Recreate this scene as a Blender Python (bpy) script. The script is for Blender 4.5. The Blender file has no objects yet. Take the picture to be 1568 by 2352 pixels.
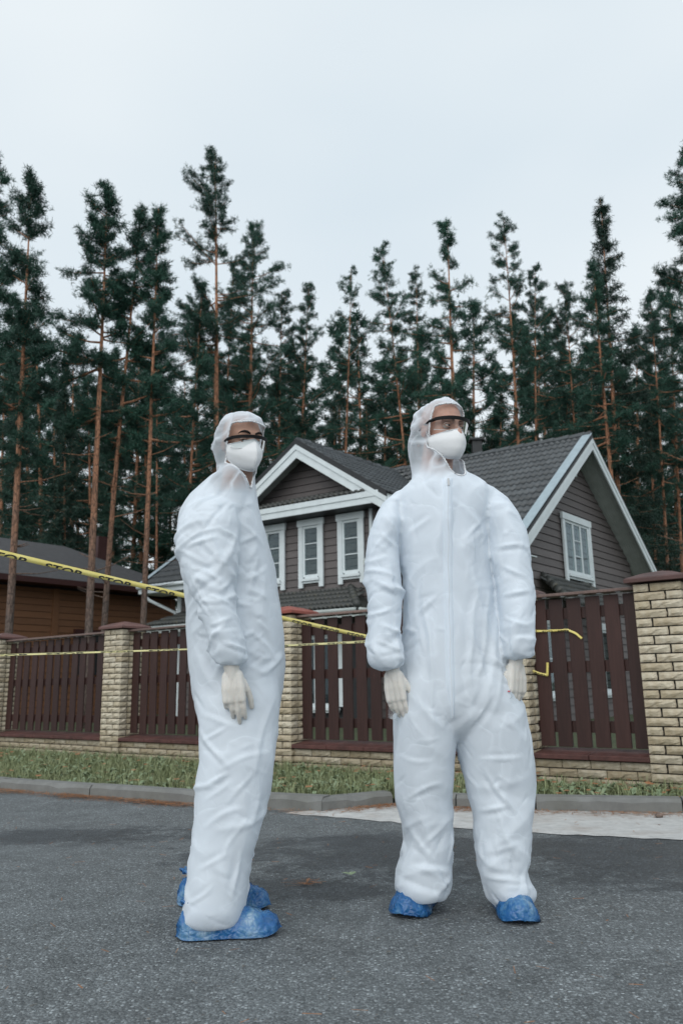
import bpy, bmesh, math, random
import numpy as np
from mathutils import Vector, Matrix
random.seed(7); RNG = np.random.default_rng(7)
SC = bpy.context.scene
COL = SC.collection
# ------------------------------------------------------------------ camera
FPX = 1800.0; CXP, CYP = 784.0, 1176.0            # focal length / centre in a 1568x2352 frame
CAMH = 0.80; PITCH = math.atan(399 / FPX); ROLL = -0.018
cam = bpy.data.cameras.new("camera"); camo = bpy.data.objects.new("camera", cam); COL.objects.link(camo)
cam.sensor_fit = 'VERTICAL'; cam.sensor_height = 36.0; cam.lens = FPX / 2352 * 36
cam.clip_start = 0.05; cam.clip_end = 2000
camo.matrix_world = (Matrix.Translation((0, 0, CAMH)) @ Matrix.Rotation(math.pi / 2 + PITCH, 4, 'X') @ Matrix.Rotation(ROLL, 4, 'Z'))
cam.dof.use_dof = True; cam.dof.focus_distance = 3.0; cam.dof.aperture_fstop = 4.5
SC.camera = camo
# ------------------------------------------------------------------ sky, sun, exposure
SUN_EL, SUN_AZ = math.radians(38), math.radians(200)     # soft light through the cloud, from behind the camera
world = bpy.data.worlds.new("World"); SC.world = world; world.use_nodes = True
wt = world.node_tree; wt.nodes.clear()
wo = wt.nodes.new('ShaderNodeOutputWorld'); bg = wt.nodes.new('ShaderNodeBackground')
sky = wt.nodes.new('ShaderNodeTexSky'); sky.sky_type = 'NISHITA'; sky.sun_disc = False
sky.sun_elevation = SUN_EL; sky.sun_rotation = SUN_AZ; sky.dust_density = 4.0; sky.air_density = 1.0
skm = wt.nodes.new('ShaderNodeVectorMath'); skm.operation = 'SCALE'; skm.inputs['Scale'].default_value = 0.10
wt.links.new(sky.outputs[0], skm.inputs[0])
tc = wt.nodes.new('ShaderNodeTexCoord'); mp = wt.nodes.new('ShaderNodeMapping'); mp.inputs['Scale'].default_value = (1, 1, 2.2)
wt.links.new(tc.outputs['Generated'], mp.inputs['Vector'])
nz = wt.nodes.new('ShaderNodeTexNoise'); nz.inputs['Scale'].default_value = 1.3; nz.inputs['Detail'].default_value = 3.0; nz.inputs['Roughness'].default_value = 0.4
wt.links.new(mp.outputs[0], nz.inputs['Vector'])
rp = wt.nodes.new('ShaderNodeValToRGB')
rp.color_ramp.elements[0].position = 0.36; rp.color_ramp.elements[0].color = (0.70, 0.80, 0.87, 1)
rp.color_ramp.elements[1].position = 0.62; rp.color_ramp.elements[1].color = (0.85, 0.915, 0.95, 1)
wt.links.new(nz.outputs['Fac'], rp.inputs[0])
mxw = wt.nodes.new('ShaderNodeMix'); mxw.data_type = 'RGBA'; mxw.inputs['Factor'].default_value = 0.9   # overcast deck over the blue sky
wt.links.new(skm.outputs[0], mxw.inputs['A']); wt.links.new(rp.outputs[0], mxw.inputs['B'])
wt.links.new(mxw.outputs['Result'], bg.inputs['Color']); bg.inputs['Strength'].default_value = 1.06
wt.links.new(bg.outputs[0], wo.inputs[0])
sl = bpy.data.lights.new("sun", 'SUN'); sl.energy = 1.5; sl.angle = math.radians(70); sl.color = (1.0, 0.99, 0.97)
slo = bpy.data.objects.new("sun", sl); COL.objects.link(slo)
_sd = Vector((math.sin(SUN_AZ) * math.cos(SUN_EL), math.cos(SUN_AZ) * math.cos(SUN_EL), math.sin(SUN_EL)))
slo.rotation_euler = (-_sd).to_track_quat('-Z', 'Y').to_euler()
SC.view_settings.view_transform = 'Standard'; SC.view_settings.look = 'None'
SC.view_settings.exposure = 0.0; SC.view_settings.gamma = 1.0; SC.view_settings.use_curve_mapping = False
SC.render.engine = 'CYCLES'; SC.cycles.max_bounces = 8; SC.cycles.transparent_max_bounces = 24; SC.cycles.diffuse_bounces = 4
SC.cycles.use_denoising = True
# ------------------------------------------------------------------ pixel -> place helpers (frame of 1568 x 2352)
_c, _s = math.cos(PITCH), math.sin(PITCH)
_W = np.array([0, _c, _s]); _r = np.array([1., 0, 0]); _u = np.array([0, -_s, _c])
_cr, _sr = math.cos(ROLL), math.sin(ROLL)
_R = _r * _cr + _u * _sr; _U = -_r * _sr + _u * _cr; _C = np.array([0, 0, CAMH])
def ray(x, y): return _W + _R * (x - CXP) / FPX - _U * (y - CYP) / FPX
def onz(x, y, z): r = ray(x, y); return _C + r * (z - CAMH) / r[2]
def ony(x, y, Y): r = ray(x, y); return _C + r * Y / r[1]
def onplane(x, y, p, n): r = ray(x, y); return _C + r * (((np.array(p) - _C) @ n) / (r @ n))
# ------------------------------------------------------------------ object helpers
def tag(o, label=None, cat=None, group=None, kind=None):
    if label: o['label'] = label
    if cat: o['category'] = cat; o['kind'] = 'thing'
    if group: o['group'] = group
    if kind: o['kind'] = kind
    return o
def empty(name, loc=(0, 0, 0), rz=0.0, parent=None):
    o = bpy.data.objects.new(name, None); COL.objects.link(o); o.location = loc; o.rotation_euler = (0, 0, rz)
    o.empty_display_size = 0.1
    if parent: o.parent = parent
    return o
def link(name, me, mat=None, parent=None, smooth=False):
    if mat is not None and not me.materials: me.materials.append(mat)
    if smooth: me.polygons.foreach_set('use_smooth', [True] * len(me.polygons))
    o = bpy.data.objects.new(name, me); COL.objects.link(o)
    if parent: o.parent = parent
    return o
class MB:
    def __init__(s): s.v = []; s.f = []
    def add(s, vs, fs):
        n = len(s.v); s.v += [tuple(map(float, p)) for p in vs]; s.f += [tuple(i + n for i in f) for f in fs]; return s
    def box(s, x0, x1, y0, y1, z0, z1):
        return s.add([(x0,y0,z0),(x1,y0,z0),(x1,y1,z0),(x0,y1,z0),(x0,y0,z1),(x1,y0,z1),(x1,y1,z1),(x0,y1,z1)],
                     [(3,2,1,0),(4,5,6,7),(0,1,5,4),(1,2,6,5),(2,3,7,6),(3,0,4,7)])
    def hexa(s, p):            # 8 corners: bottom ring (4) then top ring (4), counter-clockwise from above
        return s.add(p, [(3,2,1,0),(4,5,6,7),(0,1,5,4),(1,2,6,5),(2,3,7,6),(3,0,4,7)])
    def prism(s, poly, d):     # planar polygon extruded by the vector d
        n = len(poly); d = np.array(d); a = [np.array(p, float) for p in poly]
        return s.add(a + [p + d for p in a], [tuple(range(n))[::-1], tuple(range(n, 2*n))] + [(i, (i+1) % n, n + (i+1) % n, n + i) for i in range(n)])
    def tube(s, pts, rad, n=8, cap=True):
        pts = [np.array(p, float) for p in pts]; rad = rad if hasattr(rad, '__len__') else [rad] * len(pts)
        V = []; prev = None
        for i, p in enumerate(pts):
            t = pts[min(i+1, len(pts)-1)] - pts[max(i-1, 0)]; t /= (np.linalg.norm(t) + 1e-9)
            if prev is None:
                a = np.cross(t, [0, 0, 1.]) if abs(t[2]) < .9 else np.cross(t, [1., 0, 0])
            else: a = prev - t * (prev @ t)
            a /= (np.linalg.norm(a) + 1e-9); prev = a; b = np.cross(t, a)
            for k in range(n):
                g = 2 * math.pi * k / n; V.append(p + (a * math.cos(g) + b * math.sin(g)) * rad[i])
        Fs = [(i*n+k, i*n+(k+1) % n, (i+1)*n+(k+1) % n, (i+1)*n+k) for i in range(len(pts)-1) for k in range(n)]
        if cap: Fs += [tuple(range(n))[::-1], tuple((len(pts)-1)*n + k for k in range(n))]
        return s.add(V, Fs)
    def mesh(s, name='mesh'):
        me = bpy.data.meshes.new(name); me.from_pydata(s.v, [], s.f); me.update(); return me
    def build(s, name, mat, parent=None, smooth=False, bevel=0):
        me = s.mesh(name)
        if bevel:
            bm = bmesh.new(); bm.from_mesh(me); bmesh.ops.bevel(bm, geom=bm.edges[:], offset=bevel, segments=1, affect='EDGES', clamp_overlap=True)
            bm.to_mesh(me); bm.free()
        return link(name, me, mat, parent, smooth)
def np_mesh(name, V, F4):
    me = bpy.data.meshes.new(name); V = np.asarray(V, np.float32); F4 = np.asarray(F4, np.int32); k = F4.shape[1]
    me.vertices.add(len(V)); me.vertices.foreach_set('co', V.ravel())
    me.loops.add(F4.size); me.loops.foreach_set('vertex_index', F4.ravel())
    me.polygons.add(len(F4)); me.polygons.foreach_set('loop_start', np.arange(0, F4.size, k, dtype=np.int32))
    me.update(calc_edges=True); return me
# ------------------------------------------------------------------ materials
class NT:
    def __init__(s, name):
        s.m = bpy.data.materials.new(name); s.m.use_nodes = True; s.t = s.m.node_tree; s.b = s.t.nodes['Principled BSDF']; s.out = s.t.nodes['Material Output']
    def n(s, typ, **kw):
        nd = s.t.nodes.new('ShaderNode' + typ)
        for k, v in kw.items():
            if k.startswith('_'): setattr(nd, k[1:], v)
            else:
                key = int(k[1:]) if k[0] == 'i' and k[1:].isdigit() else k.replace('__', ' ')
                if hasattr(v, 'is_output') or isinstance(v, bpy.types.NodeSocket): s.t.links.new(v, nd.inputs[key])
                else: nd.inputs[key].default_value = v
        return nd
    def l(s, a, b): s.t.links.new(a, b)
    def set(s, **kw):
        for k, v in kw.items():
            k = k.replace('__', ' ')
            if isinstance(v, bpy.types.NodeSocket): s.l(v, s.b.inputs[k])
            else: s.b.inputs[k].default_value = v
        return s
    def co(s, obj=True): return s.n('TexCoord').outputs['Object' if obj else 'Generated']
    def pos(s): return s.n('NewGeometry').outputs['Position']
    def noise(s, vec, scale, detail=4, rough=.55): return s.n('TexNoise', Vector=vec, Scale=scale, Detail=detail, Roughness=rough).outputs['Fac']
    def vor(s, vec, scale, feature='F1', out='Distance'): return s.n('TexVoronoi', _feature=feature, Vector=vec, Scale=scale).outputs[out]
    def ramp(s, fac, stops):
        r = s.n('ValToRGB', Fac=fac).color_ramp if False else None
        nd = s.t.nodes.new('ShaderNodeValToRGB'); s.l(fac, nd.inputs[0]); e = nd.color_ramp.elements
        while len(e) < len(stops): e.new(0.5)
        for q, (p, c) in zip(e, stops):
            q.position = p; q.color = tuple(c) + (1,) if hasattr(c, '__len__') else (c, c, c, 1)
        return nd.outputs[0]
    def mix(s, f, a, b, typ='MIX'):
        nd = s.t.nodes.new('ShaderNodeMix'); nd.data_type = 'RGBA'; nd.blend_type = typ
        for key, v in (('Factor', f), ('A', a), ('B', b)):
            sk = [i for i in nd.inputs if i.name == key and (i.type == 'RGBA' if key != 'Factor' else i.type == 'VALUE')][0]
            if isinstance(v, bpy.types.NodeSocket): s.l(v, sk)
            else: sk.default_value = (tuple(v) + (1,) if hasattr(v, '__len__') and len(v) == 3 else v)
        return [o for o in nd.outputs if o.type == 'RGBA'][0]
    def math(s, op, a, b=0.0):
        nd = s.n('Math', _operation=op)
        for i, v in enumerate((a, b)):
            if isinstance(v, bpy.types.NodeSocket): s.l(v, nd.inputs[i])
            else: nd.inputs[i].default_value = v
        return nd.outputs[0]
    def bump(s, h, strength=.5, dist=.01, normal=None):
        nd = s.n('Bump', Strength=strength, Distance=dist, Height=h)
        if normal is not None: s.l(normal, nd.inputs['Normal'])
        return nd.outputs[0]
    def rnd(s): return s.n('ObjectInfo').outputs['Random']
    def scl(s, vec, sx, sy, sz): return s.n('Mapping', Vector=vec, Scale=(sx, sy, sz)).outputs[0]
    def done(s): return s.m
def simple(name, col, rough=.6, var=.12, scale=6, bump=0.0, bscale=60, spec=.4, metallic=0.0, rand=0.0):
    t = NT(name); c = t.co(); nz_ = t.noise(c, scale, 5)
    lo = tuple(x * (1 - var) for x in col); hi = tuple(min(1, x * (1 + var)) for x in col)
    k = t.ramp(nz_, [(.3, lo), (.7, hi)])
    if rand:
        r = t.ramp(t.rnd(), [(0, 1 - rand), (1, 1 + rand)]); k = t.mix(1.0, k, r, 'MULTIPLY')
    t.set(Base__Color=k, Roughness=rough, Metallic=metallic); t.b.inputs['Specular IOR Level'].default_value = spec
    if bump: t.set(Normal=t.bump(t.noise(c, bscale, 4), bump, .01))
    return t.done()
# ------------------------------------------------------------------ ground, road, kerb
def mat_asphalt():
    t = NT('asphalt'); p = t.pos()
    v = t.n('TexVoronoi', Vector=p, Scale=105.0); bw = t.n('SeparateColor', Color=v.outputs['Color']).outputs[0]; fd = v.outputs['Distance']
    v2 = t.n('TexVoronoi', Vector=p, Scale=230.0); bw2 = t.n('SeparateColor', Color=v2.outputs['Color']).outputs[1]
    stone = t.ramp(bw, [(0, .085), (.40, .13), (.72, .19), (.90, .29), (1, .48)])
    fine = t.ramp(bw2, [(0, .075), (.6, .13), (1, .27)])
    col = t.mix(t.ramp(fd, [(.42, 0), (.62, 1)]), stone, fine)
    big = t.noise(p, .8, 5, .6); mid = t.noise(p, 5.5, 5, .65); med = t.noise(p, 17, 4, .6)
    col = t.mix(1.0, col, t.ramp(mid, [(.3, .70), (.7, 1.18)]), 'MULTIPLY')
    col = t.mix(t.ramp(big, [(.4, 0), (.7, .25)]), col, (.17, .178, .182))
    # damp / resealed patches: darker binder, ragged outline, worn through to stone inside
    rag = t.math('ADD', t.math('MULTIPLY', t.math('SUBTRACT', t.noise(p, 1.9, 4, .6), .5), 2.6), t.math('ADD', t.math('MULTIPLY', t.math('SUBTRACT', mid, .5), 1.3), t.math('MULTIPLY', t.math('SUBTRACT', med, .5), 1.3)))
    dm = None
    for (cx, cy, rx, ry) in ((1.75, 4.15, 2.1, .95), (-.17, 3.42, .36, .20), (-2.2, 5.2, 1.5, .45), (.15, 4.4, .9, .7)):
        q = t.n('VectorMath', _operation='LENGTH', i0=t.n('Mapping', Vector=p, Location=(-cx / rx, -cy / ry, 0), Scale=(1 / rx, 1 / ry, 0)).outputs[0]).outputs['Value']
        e = t.ramp(t.math('ADD', t.math('SUBTRACT', 1.0, q), t.math('ADD', rag, .5)), [(.40, 0), (.85, 1)])
        dm = e if dm is None else t.math('MAXIMUM', dm, e)
    col = t.mix(t.math('MULTIPLY', dm, .80), col, t.mix(1.0, col, (.30, .32, .35), 'MULTIPLY'))
    col = t.mix(1.0, col, (.93, 1.02, 1.06), 'MULTIPLY')
    rough = t.ramp(dm, [(0, .70), (1, .48)])
    h = t.math('ADD', t.math('MULTIPLY', t.ramp(fd, [(0, 1), (.6, 0)]), .8), t.math('MULTIPLY', t.noise(p, 300, 2), .4))
    t.set(Base__Color=col, Roughness=rough, Normal=t.bump(h, 1.0, .007)); t.b.inputs['Specular IOR Level'].default_value = .4
    return t.done()
def mat_concrete(name, base, sc=1.0, stain=(.20, .14, .09), amt=.3):
    t = NT(name); p = t.pos()
    c = t.ramp(t.noise(p, 9 * sc, 6, .65), [(.3, tuple(x * .78 for x in base)), (.7, tuple(x * 1.12 for x in base))])
    c = t.mix(t.ramp(t.vor(p, 190), [(.0, .35), (.35, 0)]), c, tuple(x * .6 for x in base))
    c = t.mix(t.ramp(t.noise(p, 2.2, 4), [(.5, 0), (.75, amt)]), c, stain)
    t.set(Base__Color=c, Roughness=.85, Normal=t.bump(t.noise(p, 140, 4, .7), .5, .006)); return t.done()
M_ASPH = mat_asphalt()
M_KERB = mat_concrete('kerb_concrete', (.18, .183, .176), stain=(.12, .12, .09), amt=.35)
M_APRON = mat_concrete('apron_concrete', (.50, .50, .49), 1.5, stain=(.24, .16, .11), amt=.6)
M_SOIL = simple('soil', (.075, .075, .04), .95, .5, 5, .6, 40)
M_LEAN = mat_concrete('foundation_concrete', (.06, .065, .065), stain=(.03, .04, .03), amt=.5)
def road_z(x, y):
    k = min(1.0, max(0.0, (y - 3.3) / 2.3)); return -0.10 * k * k * (3 - 2 * k)
xs = np.concatenate([np.linspace(-60, -6, 12), np.linspace(-5, 6, 34), np.linspace(7, 60, 12)])
ys = np.concatenate([np.linspace(-40, 1, 10), np.linspace(1.3, 9, 40), np.linspace(10, 45, 10)])
V = [(x, y, road_z(x, y)) for y in ys for x in xs]; nx = len(xs)
F = [(j*nx+i, j*nx+i+1, (j+1)*nx+i+1, (j+1)*nx+i) for j in range(len(ys)-1) for i in range(nx-1)]
me = bpy.data.meshes.new('road'); me.from_pydata(V, [], F)
tag(link('road', me, M_ASPH, smooth=True), kind='structure')
KERB = [(-40, 31), (-9.2, 11.25), (-3.25, 7.73), (-1.19, 6.52), (-.18, 6.04), (.36, 6.33), (.80, 6.10), (1.34, 5.90), (2.29, 5.66), (6.0, 4.75), (40, -4.0)]
KERB = [np.array(p, float) for p in KERB]
def offs(poly, d):           # offset a polyline to its left-hand side
    out = []
    for i, p in enumerate(poly):
        a = poly[max(i-1, 0)]; b = poly[min(i+1, len(poly)-1)]; t = (b - a) / np.linalg.norm(b - a)
        out.append(p + np.array([-t[1], t[0]]) * d)
    return out
KB = offs(KERB, .14)
GZ = -0.07
gv = [(p[0], p[1], GZ) for p in KB] + [(900, -4, GZ), (900, 1200, GZ), (-900, 1200, GZ), (-900, 31, GZ)]
mb = MB(); mb.add(gv, [tuple(range(len(gv)))])
bm = bmesh.new(); gm = mb.mesh('ground'); bm.from_mesh(gm); bmesh.ops.triangulate(bm, faces=bm.faces[:]); bm.to_mesh(gm); bm.free()
def mat_ground():
    t = NT('verge_soil'); p = t.pos()
    c = t.ramp(t.noise(p, 6, 6, .7), [(.3, (.022, .036, .014)), (.55, (.05, .065, .025)), (.75, (.10, .085, .045))])
    t.set(Base__Color=c, Roughness=.95, Normal=t.bump(t.noise(p, 45, 4), .8, .03)); return t.done()
tag(link('ground', gm, mat_ground()), kind='structure')
# kerb stones, one object each
kerb = empty('kerb'); tag(kerb, kind='structure')
def walk(poly, step):
    out = []
    for a, b in zip(poly[:-1], poly[1:]):
        L = np.linalg.norm(b - a); n = max(1, round(L / step)); out += [(a + (b-a)*i/n, a + (b-a)*(i+1)/n) for i in range(n)]
    return out
rk = random.Random(3)
for a, b in walk(KERB[1:-1], 1.0):
    t = (b - a) / np.linalg.norm(b - a); nn = np.array([-t[1], t[0]])
    a2, b2 = a + t * .006, b - t * .006
    L = np.linalg.norm(b2 - a2); n = 9
    z1 = .004 + rk.uniform(-.008, .006); z0 = -.2
    prof = [(0, z0), (.004, z1 - .022), (.024, z1), (.138, z1 + rk.uniform(-.004, .004)), (.14, z0)]
    vs = []; fs = []
    for i in range(n + 1):
        chip = rk.uniform(0, .010) if rk.random() < .75 else rk.uniform(.012, .035)
        if 0 < i < n and rk.random() < .5: chip *= .4
        for j, (o_, z) in enumerate(prof):
            q = a2 + (b2 - a2) * i / n + nn * (o_ + (chip if j == 2 else chip * .3 if j == 1 else 0))
            vs.append((q[0], q[1], z - (chip * .7 if j == 1 else chip * .15 if j == 2 else 0)))
    m = len(prof)
    for i in range(n):
        for j in range(m - 1): fs.append((i*m+j, (i+1)*m+j, (i+1)*m+j+1, i*m+j+1))
    fs += [tuple(range(m)), tuple(n*m + j for j in range(m))[::-1]]
    MB().add(vs, fs).build('kerb_stone', M_KERB, kerb)
# pale concrete apron along the right-hand kerb
AP = [(655, 1868), (900, 1887), (1060, 1906), (1230, 1920), (1568, 1947)]
ap = [onz(x, y, -.095)[:2] for x, y in AP]; ap.append(ap[-1] + (ap[-1] - ap[-2]) * 3.0)
inner = [np.array(p) for p in [(-.17, 6.05), (.36, 6.34), (.80, 6.11), (1.34, 5.91), (2.29, 5.67), (5.2, 4.95)]]
n = 60; vs = []; fs = []
def along(poly, s):
    d = [0]
    for a, b in zip(poly[:-1], poly[1:]): d.append(d[-1] + np.linalg.norm(b - a))
    s *= d[-1]
    for i in range(len(poly)-1):
        if s <= d[i+1] + 1e-9: return poly[i] + (poly[i+1]-poly[i]) * (s - d[i]) / (d[i+1]-d[i])
    return poly[-1]
for i in range(n + 1):
    a = along(ap, i / n); b = along(inner, i / n) + np.array([0, .03])
    a = a + np.array([0, rk.uniform(-.035, .035)])
    for k in range(7):
        q = a + (b - a) * k / 6; z = road_z(*q) + (.004 if k == 0 else .010 + .004 * rk.random()); vs.append((q[0], q[1], z))
for i in range(n):
    for k in range(6): fs.append((i*7+k, (i+1)*7+k, (i+1)*7+k+1, i*7+k+1))
tag(MB().add(vs, fs).build('concrete_apron', M_APRON, None, True), kind='structure')
# ------------------------------------------------------------------ fence frame
FA = onz(1475, 1812, -.06); FB = onz(265, 1740, -.06); FE = (FB - FA)[:2]; FE /= np.linalg.norm(FE)
FN = np.array([FE[1], -FE[0]]); FN = FN if FN[1] > 0 else -FN           # into the yard
FROT = math.atan2(-FE[1], -FE[0])                                        # local +x runs to the right along the fence
def fpt(t, d=0.0, z=0.0): p = FA[:2] + FE * t + FN * d; return (p[0], p[1], z)
def mat_brick():
    t = NT('split_brick'); c = t.co(); r = t.rnd()
    base = t.ramp(r, [(0, (.46, .40, .29)), (.35, (.60, .54, .42)), (.7, (.66, .61, .50)), (1, (.52, .45, .33))])
    k = t.mix(t.ramp(t.noise(c, 14, 5, .7), [(.35, .55), (.7, 0)]), base, (.30, .22, .12))
    z = t.n('SeparateXYZ', Vector=t.pos()).outputs[2]
    dirt = t.math('MULTIPLY', t.ramp(z, [(.0, 1), (.35, 0)]), t.noise(t.pos(), 5, 4))
    k = t.mix(t.math('MULTIPLY', dirt, .8), k, (.17, .13, .075))
    t.set(Base__Color=k, Roughness=.9, Normal=t.bump(t.noise(c, 38, 5, .75), .9, .014)); return t.done()
M_BRICK = mat_brick(); M_MORTAR = simple('mortar', (.022, .02, .018), .95)
def mat_wood(name, col, zdirt=0.0, rough=.55):
    t = NT(name); c = t.co(); g = t.scl(c, 14, 14, .9)
    r = t.ramp(t.rnd(), [(0, .78), (1, 1.18)])
    k = t.ramp(t.noise(g, 3, 6, .65), [(.3, tuple(x * .72 for x in col)), (.7, tuple(x * 1.2 for x in col))])
    k = t.mix(1.0, k, r, 'MULTIPLY')
    kn = t.vor(t.scl(t.pos(), 5, 5, 2.2), 1.7)
    k = t.mix(t.ramp(kn, [(.03, .7), (.07, 0)]), k, tuple(x * 1.8 for x in col))
    t.set(Base__Color=k, Roughness=rough, Normal=t.bump(t.noise(g, 9, 5), .35, .004)); t.b.inputs['Specular IOR Level'].default_value = .35
    return t.done()
M_PICK = mat_wood('brown_stain', (.042, .0185, .0155)); M_CAPW = mat_wood('weathered_rail', (.17, .115, .10), rough=.5)
M_COPE = simple('coping', (.085, .034, .029), .6, .35, 8, .4, 50); M_CAP = simple('pillar_cap', (.10, .048, .042), .5, .3, 7, .3, 30, rand=.3)
M_REDCAP = simple('pillar_cap_red', (.24, .065, .045), .55, .25, 7, .3, 30)
def brick_mesh(lx, ly, lz, seed, faces='fblr'):
    """a block with rough split faces; origin in the middle of its bottom"""
    rr = random.Random(seed); mb = MB()
    def face(o, du, dv, nrm, nu, nv, rough):
        vs = []; fs = []
        for j in range(nv + 1):
            for i in range(nu + 1):
                e = i in (0, nu) or j in (0, nv)
                h = -.0035 if e else (rr.uniform(.002, .014) if rough else 0)
                w = 0 if e else .35
                p = np.array(o) + np.array(du) * ((i + rr.uniform(-w, w)) / nu) + np.array(dv) * ((j + rr.uniform(-w, w)) / nv) + np.array(nrm) * h
                vs.append(p)
        for j in range(nv):
            for i in range(nu): fs.append((j*(nu+1)+i, j*(nu+1)+i+1, (j+1)*(nu+1)+i+1, (j+1)*(nu+1)+i))
        mb.add(vs, fs)
    X, Y = lx / 2, ly / 2
    face((-X, -Y, 0), (lx, 0, 0), (0, 0, lz), (0, -1, 0), 5 if lx > .18 else 3, 3, True)
    face((X, -Y, 0), (0, ly, 0), (0, 0, lz), (1, 0, 0), 5 if ly > .18 else 3, 2, True)
    face((-X, Y, 0), (0, -ly, 0), (0, 0, lz), (-1, 0, 0), 2, 2, True)
    mb.add([(-X+.006, -Y+.006, lz), (X-.006, -Y+.006, lz), (X-.006, Y, lz), (-X+.006, Y, lz)], [(0, 1, 2, 3)])
    return mb.mesh('brick')
CH, BH = .073, .0625
BL = [brick_mesh(.247, .118, BH, s) for s in range(6)]; BS = [brick_mesh(.122, .122, BH, 20 + s) for s in range(5)]
BD = [brick_mesh(.118, .243, BH, 40 + s) for s in range(5)]
for m in BL + BS + BD: m.materials.append(M_BRICK)
def put(me, name, loc, parent, rz=0.0):
    o = bpy.data.objects.new(name, me); COL.objects.link(o); o.location = loc; o.rotation_euler = (0, 0, rz); o.parent = parent; return o
def pillar(tr, label, red=False, ncourse=23):
    """tr: t of the right front corner; local x to the right, y into the yard"""
    x, y, _ = fpt(tr + .19, .19); root = empty('brick_pillar', (x, y, 0), FROT); tag(root, label, 'pillar', 'brick pillars of the street fence')
    z0 = -.075
    MB().box(-.172, .172, -.172, .172, z0 - .1, z0 + ncourse * CH).build('mortar_core', M_MORTAR, root)
    MB().box(-.205, .205, -.205, .205, z0 - .25, z0 - .005).build('foundation', M_LEAN, root)
    for k in range(ncourse):
        z = z0 + k * CH
        if k % 2 == 0:
            put(rk.choice(BS), 'brick', (-.131, -.131, z), root); put(rk.choice(BL), 'brick', (.0685, -.131, z), root)
            put(rk.choice(BD), 'brick', (.131, .0685, z), root); put(rk.choice(BD), 'brick', (-.131, .0685, z), root)
        else:
            put(rk.choice(BL), 'brick', (-.0685, -.131, z), root); put(rk.choice(BS), 'brick', (.131, -.131, z), root)
            put(rk.choice(BD), 'brick', (.131, .0685, z), root); put(rk.choice(BD), 'brick', (-.131, .0685, z), root)
    zt = z0 + ncourse * CH + .006; a, b = .25, .235
    mb = MB(); vs = []
    for r_, z in ((a, zt), (a, zt + .028), (b, zt + .04), (.12, zt + .082), (.015, zt + .105)):
        vs += [(-r_, -r_, z), (r_, -r_, z), (r_, r_, z), (-r_, r_, z)]
    fs = [(3, 2, 1, 0), (16, 17, 18, 19)] + [(i*4+j, i*4+(j+1) % 4, i*4+4+(j+1) % 4, i*4+4+j) for i in range(4) for j in range(4)]
    mb.add(vs, fs).build('cap', M_REDCAP if red else M_CAP, root)
    return root
PT = dict(P4=-.46, P3=.93, P2=3.70, P1=6.63, P0=9.58, P5=-3.3, P6=12.55)
pillar(PT['P4'], 'buff brick pillar nearest the camera, at the right edge')
pillar(PT['P3'], 'buff brick pillar half hidden behind the right-hand person')
pillar(PT['P2'], 'buff brick pillar with the reddest cap, beside the left-hand person', red=True)
pillar(PT['P1'], 'buff brick pillar standing clear between the two left-hand fence panels')
pillar(PT['P0'], 'buff brick pillar cut off by the left edge')
pillar(PT['P6'], 'buff brick pillar beyond the left edge, farthest from the camera')
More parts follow.
